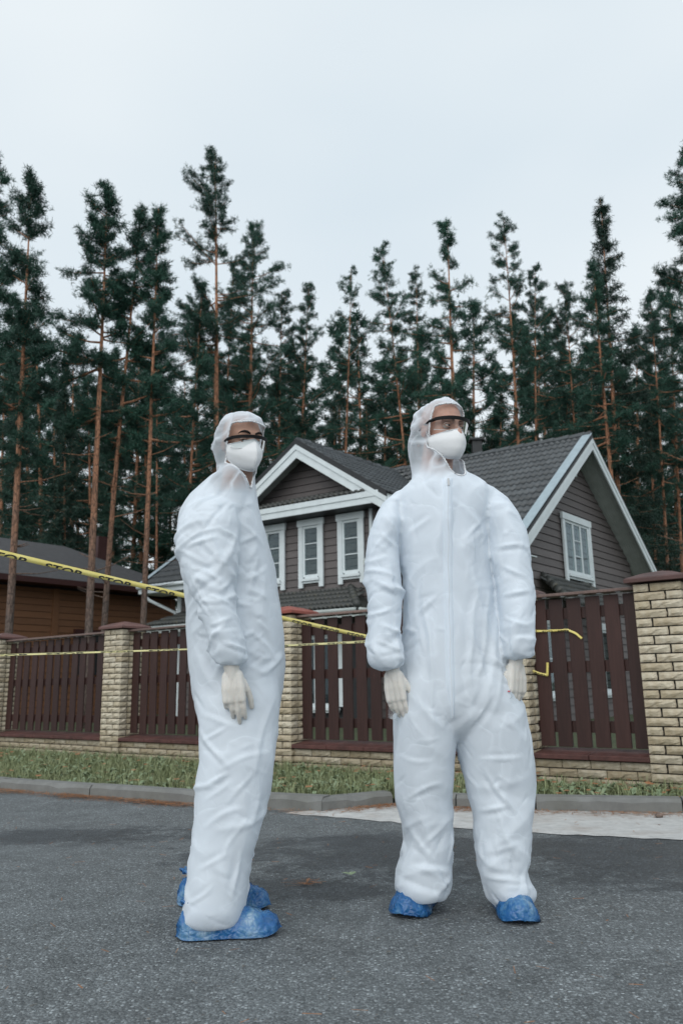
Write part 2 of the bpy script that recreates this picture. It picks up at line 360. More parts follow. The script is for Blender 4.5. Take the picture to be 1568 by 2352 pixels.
def panel(t0, t1, label, wlabel, pitch, rise=0.0):
    """panel between pillar fronts, t0 (right end) < t1 (left end)"""
    L = t1 - t0; xc = (t0 + t1) / 2; x, y, _ = fpt(xc, .16)
    root = empty('picket_fence_panel', (x, y, 0), FROT); tag(root, label, 'fence', 'brown picket fence panels')
    h = L / 2 - .003; zb, zt = .238, 1.545
    for k, z in enumerate((.36, .88, 1.36)):
        MB().box(-h, h, .026, .066, z, z + .10).build('rail', M_PICK, root)
    n = max(2, round(L / pitch)); w = .130
    mesh_v = []
    for s in range(4):
        rr = random.Random(s + 50); mb = MB()
        mb.box(-w/2, w/2, 0, .024, 0, zt - zb); m = mb.mesh('picket'); bm = bmesh.new(); bm.from_mesh(m)
        bmesh.ops.bevel(bm, geom=bm.edges[:], offset=.003, segments=1, affect='EDGES'); bm.to_mesh(m); bm.free(); m.materials.append(M_PICK); mesh_v.append(m)
    g = L / n
    for i in range(n):
        o = put(rk.choice(mesh_v), 'picket', (-h + g * (i + .5) + rk.uniform(-.006, .006), rk.uniform(-.003, .003), zb + rk.uniform(-.006, .006)), root)
        o.rotation_euler = (rk.uniform(-.006, .006), rk.uniform(-.005, .005), 0)
    MB().box(-h, h, -.075, .085, zt + .018, zt + .045).build('top_rail', M_CAPW, root, bevel=.004)
    for i in range(n - 1):
        MB().box(-h + g*(i+1) - .02, -h + g*(i+1) + .02, -.045, .03, zt + .010, zt + .0165).build('bracket', M_METAL, root)
    # plinth wall
    x, y, _ = fpt(xc, .075); wr = empty('brick_plinth_wall', (x, y, 0), FROT); tag(wr, wlabel, 'wall', 'low brick walls under the fence panels')
    MB().box(-h, h, -.018, .20, -.2, 3 * CH - .075).build('mortar_core', M_MORTAR, wr)
    MB().box(-h, h, -.055, .23, -.3, -.078).build('foundation', M_LEAN, wr)
    for k in range(3):
        xx = -h + (0 if k % 2 == 0 else -.12)
        while xx < h - .02:
            a, b = max(xx, -h), min(xx + .243, h)
            if b - a > .2: put(rk.choice(BL), 'brick', ((a+b)/2, .026, -.073 + k * CH), wr)
            elif b - a > .04:
                o = put(rk.choice(BS), 'brick', ((a+b)/2, .026, -.073 + k * CH), wr); o.scale = ((b - a) / .118, 1, 1)
            xx += .252
    m = max(2, round(L / .5)); cl = L / m; zc = 3 * CH - .073
    for i in range(m):
        MB().hexa([(-h+cl*i+.003, -.085, zc), (-h+cl*(i+1)-.003, -.085, zc), (-h+cl*(i+1)-.003, .25, zc), (-h+cl*i+.003, .25, zc),
                   (-h+cl*i+.003, -.085, zc+.04), (-h+cl*(i+1)-.003, -.085, zc+.04), (-h+cl*(i+1)-.003, .25, zc+.075), (-h+cl*i+.003, .25, zc+.075)]).build('coping_slab', M_COPE, wr, bevel=.004)
M_METAL = simple('galvanised_metal', (.42, .43, .44), .4, .1, metallic=.8)
W_ = .38
panel(PT['P4'] + W_, PT['P3'], 'short brown picket panel right of the right-hand person, with tape tied to it', 'short buff brick plinth between the two right-hand pillars', .178)
panel(PT['P3'] + W_, PT['P2'], 'brown picket panel seen between the two people', 'buff brick plinth seen between the two people', .178)
panel(PT['P2'] + W_, PT['P1'], 'brown picket panel partly hidden by the left-hand person', 'buff brick plinth partly hidden by the left-hand person', .185)
panel(PT['P1'] + W_, PT['P0'], 'brown picket panel at the far left, with narrow gaps', 'mossy buff brick plinth at the far left', .2)
panel(PT['P0'] + W_, PT['P6'], 'brown picket panel beyond the left edge', 'buff brick plinth beyond the left edge', .2)
panel(PT['P5'] + W_, PT['P4'], 'brown picket panel beyond the right-hand pillar, cut off by the right edge', 'buff brick plinth beyond the right-hand pillar, cut off by the right edge', .18)
# ------------------------------------------------------------------ the grey house behind the fence
A1, A2 = math.radians(57), math.radians(51)
HU = np.array([math.sin(A1), -math.cos(A1), 0]); HV = np.array([math.cos(A2), math.sin(A2), 0]); HZ = np.array([0, 0, 1.])
HF = -np.array([math.cos(A1), math.sin(A1), 0]); HG = np.array([math.sin(A2), -math.cos(A2), 0])   # outward normals: street front, right gable
HO = ony(718, 1270, 19.0); HO[2] = 0
def hp(u, v, z): return HO + HU * u + HV * v + HZ * z
def mat_siding(name, col, sc=1.0):
    t = NT(name); c = t.pos(); r = t.ramp(t.rnd(), [(0, .88), (1, 1.1)])
    k = t.ramp(t.noise(t.scl(c, 2, 2, 14), 2.5, 5), [(.3, tuple(x * .85 for x in col)), (.7, tuple(x * 1.1 for x in col))])
    t.set(Base__Color=t.mix(1.0, k, r, 'MULTIPLY'), Roughness=.65, Normal=t.bump(t.noise(t.scl(c, 3, 3, 40), 4, 4), .25, .006)); return t.done()
M_SIDE = mat_siding('taupe_siding', (.118, .104, .102)); M_LOG = mat_siding('brown_plank', (.17, .075, .032))
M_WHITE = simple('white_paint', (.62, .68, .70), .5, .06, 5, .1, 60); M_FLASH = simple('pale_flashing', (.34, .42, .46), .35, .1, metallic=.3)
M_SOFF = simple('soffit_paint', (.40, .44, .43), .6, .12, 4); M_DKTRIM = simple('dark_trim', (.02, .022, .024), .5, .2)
def mat_tile(name, col, moss):
    t = NT(name); p = t.pos(); r = t.ramp(t.rnd(), [(0, .8), (1, 1.2)])
    k = t.ramp(t.noise(p, 7, 5), [(.3, tuple(x * .75 for x in col)), (.7, tuple(x * 1.25 for x in col))])
    k = t.mix(t.ramp(t.noise(p, 9, 5, .7), [(.56, 0), (.7, moss)]), k, (.10, .085, .035))
    t.set(Base__Color=t.mix(1.0, k, r, 'MULTIPLY'), Roughness=.5, Normal=t.bump(t.noise(p, 90, 3), .3, .004)); t.b.inputs['Specular IOR Level'].default_value = .5
    return t.done()
M_TILE = mat_tile('roof_tile', (.062, .070, .076), .12); M_TILE2 = mat_tile('mossy_roof_tile', (.040, .044, .042), .6)
def mat_glass():
    t = NT('window_glass'); tr = t.n('BsdfTransparent', Color=(.80, .86, .86, 1)); gl = t.n('BsdfGlossy', Color=(.9, .95, 1, 1), Roughness=.02)
    lw = t.n('LayerWeight', Blend=.35); f = t.math('ADD', t.math('MULTIPLY', lw.outputs['Fresnel'], .16), .03)
    mx = t.n('MixShader', Fac=f); t.l(tr.outputs[0], mx.inputs[1]); t.l(gl.outputs[0], mx.inputs[2]); t.l(mx.outputs[0], t.out.inputs[0]); return t.done()
M_GLASS = mat_glass(); M_ROOM = simple('unlit_room_dark', (.018, .022, .024), .9); M_BLIND = simple('blind', (.20, .23, .225), .8, .2, 3)  # M_ROOM: shade of an unlit room put into a near-black colour
house = empty('grey_house', tuple(hp(0, 3.9, -.1))); tag(house, 'grey clapboard house with white trim, two gables and dark tiled roof behind the fence', 'house')
HINV = Matrix.Translation(house.location).inverted()
def hb(mb, name, mat, parent=None, **k):       # build in world coordinates, parent to the house (or one of its parts) without moving it
    mb.v = [tuple(np.array(p) - np.array(house.location)) for p in mb.v]
    return mb.build(name, mat, parent or house, **k)
def boards(a, b, out, z0, z1, mat, pitch=.185, lim=None, name='siding_board', build=None, depth=.03):
    """lap boards on the line a->b (2 points at z 0), outward normal out; lim(z)->(s0,s1) fractions"""
    a = np.array(a); b = np.array(b); z = z0
    while z < z1 - .02:
        zt = min(z + pitch, z1); s0, s1 = lim(z) if lim else (0, 1); t0, t1 = lim(zt) if lim else (0, 1)
        if t1 - t0 < .01: t0 = t1 = (t0 + t1) / 2; t1 += .004
        if s1 - s0 > .015:
            L = lambda s, zz, o: a + (b - a) * s + HZ * zz + out * o
            mb = MB().hexa([L(s0, z, .026), L(s1, z, .026), L(s1, z, -depth), L(s0, z, -depth), L(t0, zt - .012, .006), L(t1, zt - .012, .006), L(t1, zt - .012, -depth), L(t0, zt - .012, -depth)])
            (build or hb)(mb, name, mat)
        z += pitch
def solid(poly, d, name, mat, parent=None, **k): return hb(MB().prism(poly, d), name, mat, parent, **k)
def bar(p, q, up, w, h, out, mat, name, parent=None):     # a board from p to q, height h along up, thickness w along out
    p, q, up, out = map(np.array, (p, q, up, out))
    return hb(MB().hexa([p, q, q + out * w, p + out * w, p + up * h, q + up * h, q + out * w + up * h, p + out * w + up * h]), name, mat, parent)
GB = -.10
# backing walls (behind the boards)
EZ, EV, RV, RZ = 3.58, -.50, 3.90, 6.86                    # main roof: eave height and line, ridge line and height
sl_m = (RZ - EZ) / (RV - EV)
UL, UR = -4.75, 4.95                                       # left and right end walls
VF, VB = .28, 7.55
for (p, q) in (((UL, VF), (UR, VF)), ((UR, VF), (UR, VB)), ((UL, VB), (UL, VF))):
    pass
solid([hp(UL+.04, VF+.05, GB), hp(UR-.04, VF+.05, GB), hp(UR-.04, VB, GB), hp(UL+.04, VB, GB)], HZ * (EZ + .3 - GB), 'wall_core', M_DKTRIM)
for uu, nm in ((UR - .14, 'gable_core'), (UL + .04, 'gable_core')):
    solid([hp(uu, VF+.1, EZ+.3), hp(uu, VB-.1, EZ+.3), hp(uu, RV, RZ-.22)], HU * .10, nm, M_DKTRIM)
boards(hp(1.80, VF, 0), hp(UR, VF, 0), HF, GB, 3.85, M_SIDE); boards(hp(UL, VF, 0), hp(-1.80, VF, 0), HF, GB, 3.85, M_SIDE)
vw = VB - VF
def glim(z):
    if z < 4.0: return (0, 1)
    k = (z - 4.0) / (RZ - .25 - 4.0); c = (RV - VF) / vw; return (c * k, 1 - (1 - c) * k)
boards(hp(UR, VF, 0), hp(UR, VB, 0), HG, GB, RZ - .3, M_SIDE, lim=glim)
# cross gable
CW, CO, CZE, CZA, CV = 1.77, 2.51, 5.03, 6.72, -.55
solid([hp(-CW+.05, .05, GB), hp(CW-.05, .05, GB), hp(CW-.05, 3.0, GB), hp(-CW+.05, 3.0, GB)], HZ * (5.2 - GB), 'wall_core', M_DKTRIM)
solid([hp(-2.1, .06, 5.15), hp(2.1, .06, 5.15), hp(0, .06, 6.60)], HV * .1, 'gable_core', M_DKTRIM)
boards(hp(-CW, 0, 0), hp(CW, 0, 0), HF, 1.9, 5.05, M_SIDE)
boards(hp(-2.2, 0, 0), hp(2.2, 0, 0), HF, 5.2, 6.6, M_SIDE, lim=lambda z: (max(0, (z-5.2)/1.4*.5), 1 - max(0, (z-5.2)/1.4*.5)))
boards(hp(CW, 0, 0), hp(CW, .28, 0), HG, GB, 5.05, M_SIDE)
for s in (-1, 1): bar(hp(s*CW - .06, 0, 1.9), hp(s*CW + .06, 0, 1.9), HZ, .045, 3.15, HF, M_WHITE if False else M_SIDE, 'corner_board')
bar(hp(UL - .05, VF, GB), hp(UL + .08, VF, GB), HZ, .05, 3.9, HF, M_WHITE, 'corner_board')
bar(hp(UR - .10, VF, GB), hp(UR + .02, VF, GB), HZ, .05, 3.75, HF, M_SIDE, 'corner_board')
# ---- roof tiles
def tile_mesh(du, dv, dn, w=.30, l=.37, name='roof_tile'):
    du, dv, dn = (np.array(x) / 1.0 for x in (du, dv, dn)); N = 12; vs = []; fs = []
    prof = [.5 - .5 * math.cos(4 * math.pi * (i / N)) for i in range(N + 1)]
    for r_, lift in ((0, .042), (1, .0)):
        for i in range(N + 1): vs.append(du * (w * i / N) + dv * (l * r_) + dn * (.038 * prof[i] + lift))
    for i in range(N + 1): vs.append(du * (w * i / N) + dn * (.038 * prof[i] - .004))
    for i in range(N): fs += [(i, i+1, N+2+i, N+1+i), (i+1, i, 2*N+2+i, 2*N+3+i)]
    return MB().add(vs, fs)
TILE_N = [0]
def tile_field(origin, du, dv, cols, rows, keep, part_ok, mat, w=.30, ex=.33, jit=0):
    """rows of tiles on a plane; part_ok(c, r) -> its own object, else joined"""
    du = np.array(du) / np.linalg.norm(du); dv = np.array(dv) / np.linalg.norm(dv); dn = np.cross(du, dv); dn /= np.linalg.norm(dn)
    if dn[2] < 0: dn = -dn
    tm = tile_mesh(du, dv, dn, w, ex + .05); shared = tm.mesh('roof_tile'); shared.materials.append(mat)
    shared.polygons.foreach_set('use_smooth', [True] * len(shared.polygons))
    rest = MB()
    for r_ in range(rows):
        for c in range(cols):
            o = np.array(origin) + du * (w * c) + dv * (ex * r_) + dn * .01
            if not keep(c, r_): continue
            if part_ok(c, r_) and TILE_N[0] < 298:
                TILE_N[0] += 1; put(shared, 'roof_tile', tuple(o - np.array(house.location)), house)
            else: rest.add([np.array(p) + o for p in tm.v], tm.f)
    if rest.v:
        ob = hb(rest, 'joined_roof_tiles', mat, smooth=True); ob['kind'] = 'stuff'
dvm = hp(0, RV, RZ) - hp(0, EV, EZ); slm = np.linalg.norm(dvm)
ROOF_UL, ROOF_UR = -5.45, 5.50
cols = int((ROOF_UR - ROOF_UL) / .30); rows = int(slm / .33) + 1
def keep_m(c, r_):
    u = ROOF_UL + .3 * c; fr = (r_ * .33) / slm; z = EZ + (RZ - EZ) * fr; v = EV + (RV - EV) * fr
    if r_ * .33 + .2 > slm: return False
    half = min(1.80, max(0, (CZA - z) / (CZA - CZE) * CO))  # cross gable cuts in
    return not (abs(u + .15) < half + .12) or z > CZA
for_m = lambda c, r_: (ROOF_UL + .3 * c) > 2.0
tile_field(hp(ROOF_UL, EV, EZ), HU, dvm, cols, rows, keep_m, for_m, M_TILE)
vz = lambda z: EV + (z - EZ) / sl_m
for s_, ue in ((1, ROOF_UR - .02), (-1, ROOF_UL)):
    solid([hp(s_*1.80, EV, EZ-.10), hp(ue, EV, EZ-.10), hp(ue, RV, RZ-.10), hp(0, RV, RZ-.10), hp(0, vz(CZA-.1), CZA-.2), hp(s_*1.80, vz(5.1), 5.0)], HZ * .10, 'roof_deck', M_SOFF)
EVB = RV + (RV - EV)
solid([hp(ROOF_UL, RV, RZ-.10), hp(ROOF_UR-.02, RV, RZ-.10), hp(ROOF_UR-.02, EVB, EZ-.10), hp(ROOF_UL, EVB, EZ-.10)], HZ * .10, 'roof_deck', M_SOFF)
dvb = hp(0, RV, RZ) - hp(0, EVB, EZ)
tile_field(hp(ROOF_UL, EVB, EZ), HU, dvb, cols, rows - 1, lambda c, r_: True, lambda c, r_: False, M_TILE)
for k in range(28):                                        # ridge caps
    u0 = ROOF_UL + .40 * k
    if u0 > ROOF_UR - .1: break
    hb(MB().tube([hp(u0, RV, RZ + .03), hp(min(u0 + .42, ROOF_UR + .02), RV, RZ + .045)], [.10, .115], 8), 'ridge_tile', M_TILE)
# right gable rake boards: white barge, dark verge, pale flashing on the street side; soffit boards underneath
nrm_front = np.cross(HU, dvm / slm); nrm_front = nrm_front if nrm_front[2] > 0 else -nrm_front
for (ve, ze, nm) in ((EV, EZ, 'front'), (EVB, EZ, 'back')):
    a, b = hp(ROOF_UR, ve, ze), hp(ROOF_UR, RV, RZ)
    bar(a - HZ * .34, b - HZ * .34, HZ, .035, .17, HU, M_WHITE, 'barge_board')
    bar(a - HZ * .175, b - HZ * .175, HZ, .055, .12, HU, M_WHITE if nm == 'back' else M_WHITE, 'barge_board')
    bar(a - HZ * .055, b - HZ * .055, HZ, .04, .09, HU, M_DKTRIM, 'verge_trim')
a, b = hp(ROOF_UR - .17, EV, EZ) + nrm_front * .085, hp(ROOF_UR - .17, RV, RZ) + nrm_front * .085
bar(a, b, nrm_front, .23, .012, HU, M_FLASH, 'verge_flashing')
for (ve, s) in ((EV, 1), (EVB, -1)):
    nb = 9; w = (ROOF_UR - .02 - UR) / nb
    for k in range(nb):
        u0 = UR - .02 + w * k
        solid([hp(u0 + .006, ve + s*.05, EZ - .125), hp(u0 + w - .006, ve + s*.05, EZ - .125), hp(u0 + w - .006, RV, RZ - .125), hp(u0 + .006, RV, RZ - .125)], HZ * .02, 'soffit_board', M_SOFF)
# front eave: white fascia and gutter in two runs either side of the cross gable
for (u0, u1) in ((ROOF_UL, -2.0), (2.0, ROOF_UR)):
    bar(hp(u0, EV, EZ - .22), hp(u1, EV, EZ - .22), HZ, .03, .17, HF, M_WHITE, 'fascia_board')
    hb(MB().tube([hp(u0, EV - .08, EZ - .05), hp(u1, EV - .08, EZ - .05)], .055, 8), 'gutter', M_WHITE, smooth=True)
    solid([hp(u0, EV, EZ - .23), hp(u1, EV, EZ - .23), hp(u1, VF, EZ - .23), hp(u0, VF, EZ - .23)], HZ * .02, 'soffit_board', M_WHITE)
# left rake
a, b = hp(ROOF_UL, EV, EZ), hp(ROOF_UL, RV, RZ)
bar(a - HZ * .20, b - HZ * .20, HZ, .04, .20, -HU, M_WHITE, 'barge_board')
a, b = hp(ROOF_UL, EV, EZ) + nrm_front * .08, hp(ROOF_UL, RV, RZ) + nrm_front * .08
bar(a, b, nrm_front, .16, .015, HU, M_FLASH, 'verge_flashing')
# cross gable roof
CRV = EV + (CZA - EZ) / sl_m
for s in (-1, 1):
    dv_ = hp(0, 0, CZA) - hp(s * CO, 0, CZE); ln = np.linalg.norm(dv_)
    org = hp(s * CO, CV, CZE)
    ncol = int((CRV - CV) / .30)
    def keep_c(c, r_, s=s, ln=ln):
        v = CV + .3 * c; z = CZE + (CZA - CZE) * (r_ * .31) / ln
        return v < EV + (z - EZ) / sl_m + .25 and r_ * .31 < ln - .1
    tile_field(org, HV, dv_, ncol, int(ln / .31) + 1, keep_c, (lambda c, r_: True) if s > 0 else (lambda c, r_: False), M_TILE, ex=.31)
    solid([hp(s*CO, CV, CZE-.10), hp(s*CO, CV + 3.2, CZE-.10), hp(0, CRV + .2, CZA-.10), hp(0, CV, CZA-.10)], HZ * .095, 'roof_deck', M_SOFF)
    a, b = hp(s * CO, CV, CZE), hp(0, CV, CZA)
    bar(a - HZ * .42, b - HZ * .42, HZ, .035, .22, HF, M_WHITE, 'barge_board'); bar(a - HZ * .21, b - HZ * .21, HZ, .06, .13, HF, M_WHITE, 'barge_board')
    bar(a - HZ * .08, b - HZ * .08, HZ, .05, .15, HF, M_DKTRIM, 'verge_trim')
    bar(hp(s * CO, CV, CZE - .2), hp(s * CO, CV + 2.3, CZE - .2), HZ, .03, .15, HU * s, M_WHITE, 'fascia_board')
for k in range(10): hb(MB().tube([hp(0, CV + .42 * k, CZA + .02), hp(0, CV + .42 * k + .44, CZA + .035)], [.10, .115], 8), 'ridge_tile', M_TILE)
# pediment return: white fascia, soffit and a narrow row of tiles
bar(hp(-2.3, CV, CZE - .17), hp(2.3, CV, CZE - .17), HZ, .03, .15, HF, M_WHITE, 'fascia_board')
bar(hp(-2.3, CV, CZE - .02), hp(2.3, CV, CZE - .02), HZ, .055, .13, HF, M_WHITE, 'fascia_board')
solid([hp(-2.3, CV, CZE - .18), hp(2.3, CV, CZE - .18), hp(2.3, .02, CZE - .18), hp(-2.3, .02, CZE - .18)], HZ * .02, 'soffit_board', M_DKTRIM)
pd = hp(0, .0, CZE + .38) - hp(0, CV - .05, CZE + .10)
solid([hp(-2.05, CV - .02, CZE + .10), hp(2.05, CV - .02, CZE + .10), hp(2.05, .02, CZE + .36), hp(-2.05, .02, CZE + .36)], HZ * .02, 'pent_deck', M_DKTRIM)
tile_field(hp(-1.95, CV - .05, CZE + .10), HU, pd, 13, 2, lambda c, r_: True, lambda c, r_: False, M_TILE2, ex=.30)
# ---- windows
def window(c, du, out, w, h, npane, legs=True, cols_=1, label=None):
    """c: centre of the opening's sill on the wall surface"""
    root = empty('window', tuple(np.array(c) - np.array(house.location)), 0, house); c = np.array(c)
    def bx(s0, s1, z0, z1, d0, d1, name, mat):
        pts = [c + du * s + out * d + HZ * z for z in (z0, z1) for (s, d) in ((s0, d1), (s1, d1), (s1, d0), (s0, d0))]
        mb = MB().hexa(pts); mb.v = [tuple(np.array(p) - c) for p in mb.v]; return mb.build(name, mat, root)
    T = .125; ear = .26 if legs else .02
    bx(-w/2 - T, -w/2, -ear, h + .004, .02, .07, 'side_trim', M_WHITE); bx(w/2, w/2 + T, -ear, h + .004, .02, .07, 'side_trim', M_WHITE)
    bx(-w/2 - T - .03, w/2 + T + .03, h + .006, h + .17, .02, .085, 'head_trim', M_WHITE)
    bx(-w/2 - .02, w/2 + .02, -.10, -.035, .02, .11, 'sill', M_WHITE); bx(-w/2 + .002, w/2 - .002, -.155, -.102, .02, .06, 'apron_trim', M_WHITE)
    f = .055
    bx(-w/2, -w/2 + f, 0, h, -.01, .045, 'sash', M_WHITE); bx(w/2 - f, w/2, 0, h, -.01, .045, 'sash', M_WHITE)
    bx(-w/2 + f, w/2 - f, h - f, h, -.01, .045, 'sash', M_WHITE); bx(-w/2 + f, w/2 - f, -.034, f, -.01, .045, 'sash', M_WHITE)
    iw = (w - 2*f) / cols_; ih = (h - 2*f) / npane
    for i in range(cols_):
        x0 = -w/2 + f + iw * i
        if i: bx(x0 - .035, x0 + .035, f, h - f, -.01, .044, 'mullion', M_WHITE)
        for j in range(npane):
            z0 = f + ih * j
            if j and (cols_ == 1 or i == 1 or cols_ == 2): bx(x0 + .001, x0 + iw - .001, z0 - .011, z0 + .011, .015, .04, 'muntin', M_WHITE)
            bx(x0 + .002, x0 + iw - .002, z0, z0 + ih, .022, .030, 'pane', M_GLASS)
        for q in range(int((h - 2*f) / .045)):
            zz = f + .045 * q
            bx(x0 + iw * (.34 if cols_ == 1 else .05), x0 + iw - .003, zz, zz + .036, -.03 + .004, -.022, 'blind_slat', M_BLINDS[(q * 7 + i * 3) % 3] if cols_ == 1 else M_ROOM)  # wide windows: slats take the painted room dark
        bx(x0, x0 + iw, 0, h, -.07, -.045, 'backing_sheet', M_ROOM if i != 1 else M_BLIND)  # sheet close behind the glass; dark ones carry the room's shade as colour
    bx(-w/2 + f, -w/2 + f + (w * .22 if cols_ == 1 else .02), f, h - f, -.04, -.035, 'reveal', M_SOFF)
    return root
M_BLINDS = [simple('blind_%d' % i, (.045 + .02 * i, .055 + .02 * i, .058 + .02 * i), .7) for i in range(3)]
for uu in (-1.16, 0.0, 1.16): window(hp(uu, -.03, 3.40), HU, HF, .48, 1.26, 3)
gp = onplane(1004.8 + 800 * .3592, 947.4 + 1065 * .3592, hp(UR, 0, 0), HG); gq = onplane(1004.8 + 948 * .3592, 947.4 + 682 * .3592, hp(UR, 0, 0), HG)
gc = (gp + gq) / 2; gc[2] = 3.36; gw = np.linalg.norm((gq - gp)[:2]) - .30
gc = gc + HG * .03
window(gc, HV, HG, gw, 1.28, 3, True, 3)
# ground-floor windows glimpsed between the pickets
for uu, w in ((-3.1, .9), (3.1, 1.3)): window(hp(uu, VF - .03, .75), HU, HF, w, 1.35, 2, False, 2)
window(hp(-.2, -.03, .35), HU, HF, 1.9, 1.6, 2, False, 3)
for vv in (1.6, 4.8): window(hp(UR, vv, .55) + HG * .03, HV, HG, 1.1, 1.5, 2, False, 2)
solid([hp(UR+.03, RV-.14, RZ-.95), hp(UR+.03, RV+.14, RZ-.95), hp(UR+.03, RV, RZ-.66)], HG * .05, 'vent', M_WHITE)
# ---- lower hipped roofs with mossy tiles
def hip(u0, u1, v0, ze, zw, vw_, hipr=True, hipl=False, cr=.75):
    """lean-to roof from the wall line v=vw_ at zw down to the eave v=v0 at ze"""
    dv_ = hp(0, vw_, zw) - hp(0, v0, ze); ln = np.linalg.norm(dv_); hl = .8
    def kp(c, r_):
        u = u0 + .24 * c + .12; f = r_ * .28 / ln
        return (not hipr or u < u1 - hl * 1.2 * f) and (not hipl or u > u0 + hl * 1.2 * f)
    tile_field(hp(u0, v0, ze), HU, dv_, int((u1 - u0) / .24), int(ln / .28) + 1, kp, lambda c, r_: False, M_TILE2, w=.24, ex=.28)
    solid([hp(u0, v0, ze - .06), hp(u1, v0, ze - .06), hp(u1 - (hl*1.2 if hipr else 0), vw_, zw - .06), hp(u0 + (hl*1.2 if hipl else 0), vw_, zw - .06)], HZ * .055, 'lower_roof_deck', M_DKTRIM)
    if hipr:
        solid([hp(u1, v0, ze - .06), hp(u1, vw_, ze - .06), hp(u1 - hl*1.2, vw_, zw - .06)], HZ * .055, 'lower_roof_deck', M_TILE2)
        for k in range(6):
            a = hp(u1, v0, ze) + (hp(u1 - hl*1.2, vw_, zw) - hp(u1, v0, ze)) * (k / 6); b = hp(u1, v0, ze) + (hp(u1 - hl*1.2, vw_, zw) - hp(u1, v0, ze)) * ((k + 1.1) / 6)
            hb(MB().tube([a + HZ * .05, b + HZ * .04], [.10, .08], 8), 'hip_tile', M_TILE2, smooth=True)
    bar(hp(u0, v0, ze - .20), hp(u1, v0, ze - .20), HZ, .03, .13, HF, M_SOFF, 'fascia_board'); hb(MB().tube([hp(u0, v0 - .06, ze - .05), hp(u1, v0 - .06, ze - .05)], .045, 8), 'gutter', M_SOFF, smooth=True)
    if hipr:
        bar(hp(u1, v0, ze - .20), hp(u1, vw_, ze - .20), HZ, .03, .13, HG, M_SOFF, 'fascia_board'); hb(MB().tube([hp(u1 + .06, v0, ze - .05), hp(u1 + .06, vw_, ze - .05)], .045, 8), 'gutter', M_SOFF, smooth=True)
hip(-2.6, 2.05, -1.1, 2.46, 3.02, -.01)
hip(-5.1, -2.6, -.55, 2.45, 2.85, VF - .01, hipr=False, hipl=True)
# porch roof against the right gable
pa, pb = hp(UR, .9, 0), hp(UR, 4.6, 0)
po = HG * 1.0
solid([pa + po + HZ * 2.35, pb + po + HZ * 2.35, pb - HV * .8 + HZ * 3.1, pa + HV * .8 + HZ * 3.1], HZ * .05, 'porch_roof', M_DKTRIM)
dv_ = (pa + HZ * 3.1) - (pa + po + HZ * 2.35)
tile_field(pa + po + HZ * 2.37, HV, dv_, 15, 5, lambda c, r_: .05 + r_ * .17 < (c + .5) * .24 < 3.7 - r_ * .17, lambda c, r_: False, M_TILE2, w=.24, ex=.28)
for (q0, q1) in ((pa + po + HZ * 2.4, pa + HV * .8 + HZ * 3.15), (pb + po + HZ * 2.4, pb - HV * .8 + HZ * 3.15)):
    for k in range(6): hb(MB().tube([q0 + (q1-q0)*k/6 + HZ*.03, q0 + (q1-q0)*(k+1.1)/6 + HZ*.02], [.10, .08], 8), 'hip_tile', M_TILE2, smooth=True)
# downpipes and chimney
w = lambda u, v, z: hp(u, v, z)
hb(MB().tube([w(-5.15, EV-.08, EZ-.1), w(-5.13, EV-.08, EZ-.3), w(-5.05, EV, EZ-.42), w(-4.78, VF-.15, EZ-.72), w(-4.70, VF-.12, EZ-.9), w(-4.70, VF-.12, 2.5)], .045, 8), 'downpipe', M_WHITE, smooth=True)
hb(MB().tube([w(1.75, -.10, 4.9), w(1.75, -.10, 3.0)], .045, 8), 'downpipe', M_WHITE, smooth=True)
cp = ony(1075, 1040, 17.6 + .0); cu = 2.25
hb(MB().box(*(lambda c: (c[0]-.13, c[0]+.13, c[1]-.13, c[1]+.13))(hp(cu, RV + .3, 0)), 6.3, 7.42), 'chimney', M_DKTRIM)
hb(MB().box(*(lambda c: (c[0]-.2, c[0]+.2, c[1]-.2, c[1]+.2))(hp(cu, RV + .3, 0)), 7.42, 7.48), 'chimney_cap', M_DKTRIM)
# ------------------------------------------------------------------ the brown neighbour house on the left
NA = ony(0, 1325, 23.0); NA[2] = 0; nv = HV.copy()
nb_o = NA - nv * 6.0
nbh = empty('brown_house', tuple(nb_o + np.array([0, 0, -.1]))); tag(nbh, 'brown plank house with dark shingle roof at the far left', 'house')
NX = np.array([math.sin(A2), -math.cos(A2), 0]); NXI = -NX
def nb(mb, name, mat, parent=None, **k):
    mb.v = [tuple(np.array(p) - np.array(nbh.location)) for p in mb.v]; return mb.build(name, mat, parent or nbh, **k)
def mat_shingle():
    t = NT('shingle'); p = t.pos()
    k = t.ramp(t.noise(t.scl(p, 1.2, 1.2, 9), 3, 5, .7), [(.3, (.035, .035, .038)), (.7, (.075, .074, .078))])
    t.set(Base__Color=k, Roughness=.8, Normal=t.bump(t.noise(t.scl(p, 3, 3, 25), 3, 3), .5, .02)); return t.done()
M_SHIN = mat_shingle(); M_RIM = simple('dark_red_trim', (.045, .014, .012), .5)
ez = ony(0, 1325, 23.0)[2]; L = 13.0; wallz = NX * -.75
def nq(s, d, z): return nb_o + nv * s + NXI * d + HZ * z     # s along the wall, d into the house
nb(MB().prism([nq(0, .82, -.1), nq(L, .82, -.1), nq(L, 7.5, -.1), nq(0, 7.5, -.1)], HZ * (ez + .2)), 'wall_core', M_DKTRIM)
boards(nq(0, .75, 0), nq(L, .75, 0), NX, -.1, ez - .1, M_LOG, pitch=.21, name='wall_plank', build=nb)
for s in (.05, 8.2, L - .1): nb(MB().prism([nq(s, .70, -.1), nq(s + .22, .70, -.1), nq(s + .22, .8, -.1), nq(s, .8, -.1)], HZ * (ez)), 'corner_post', M_LOG)
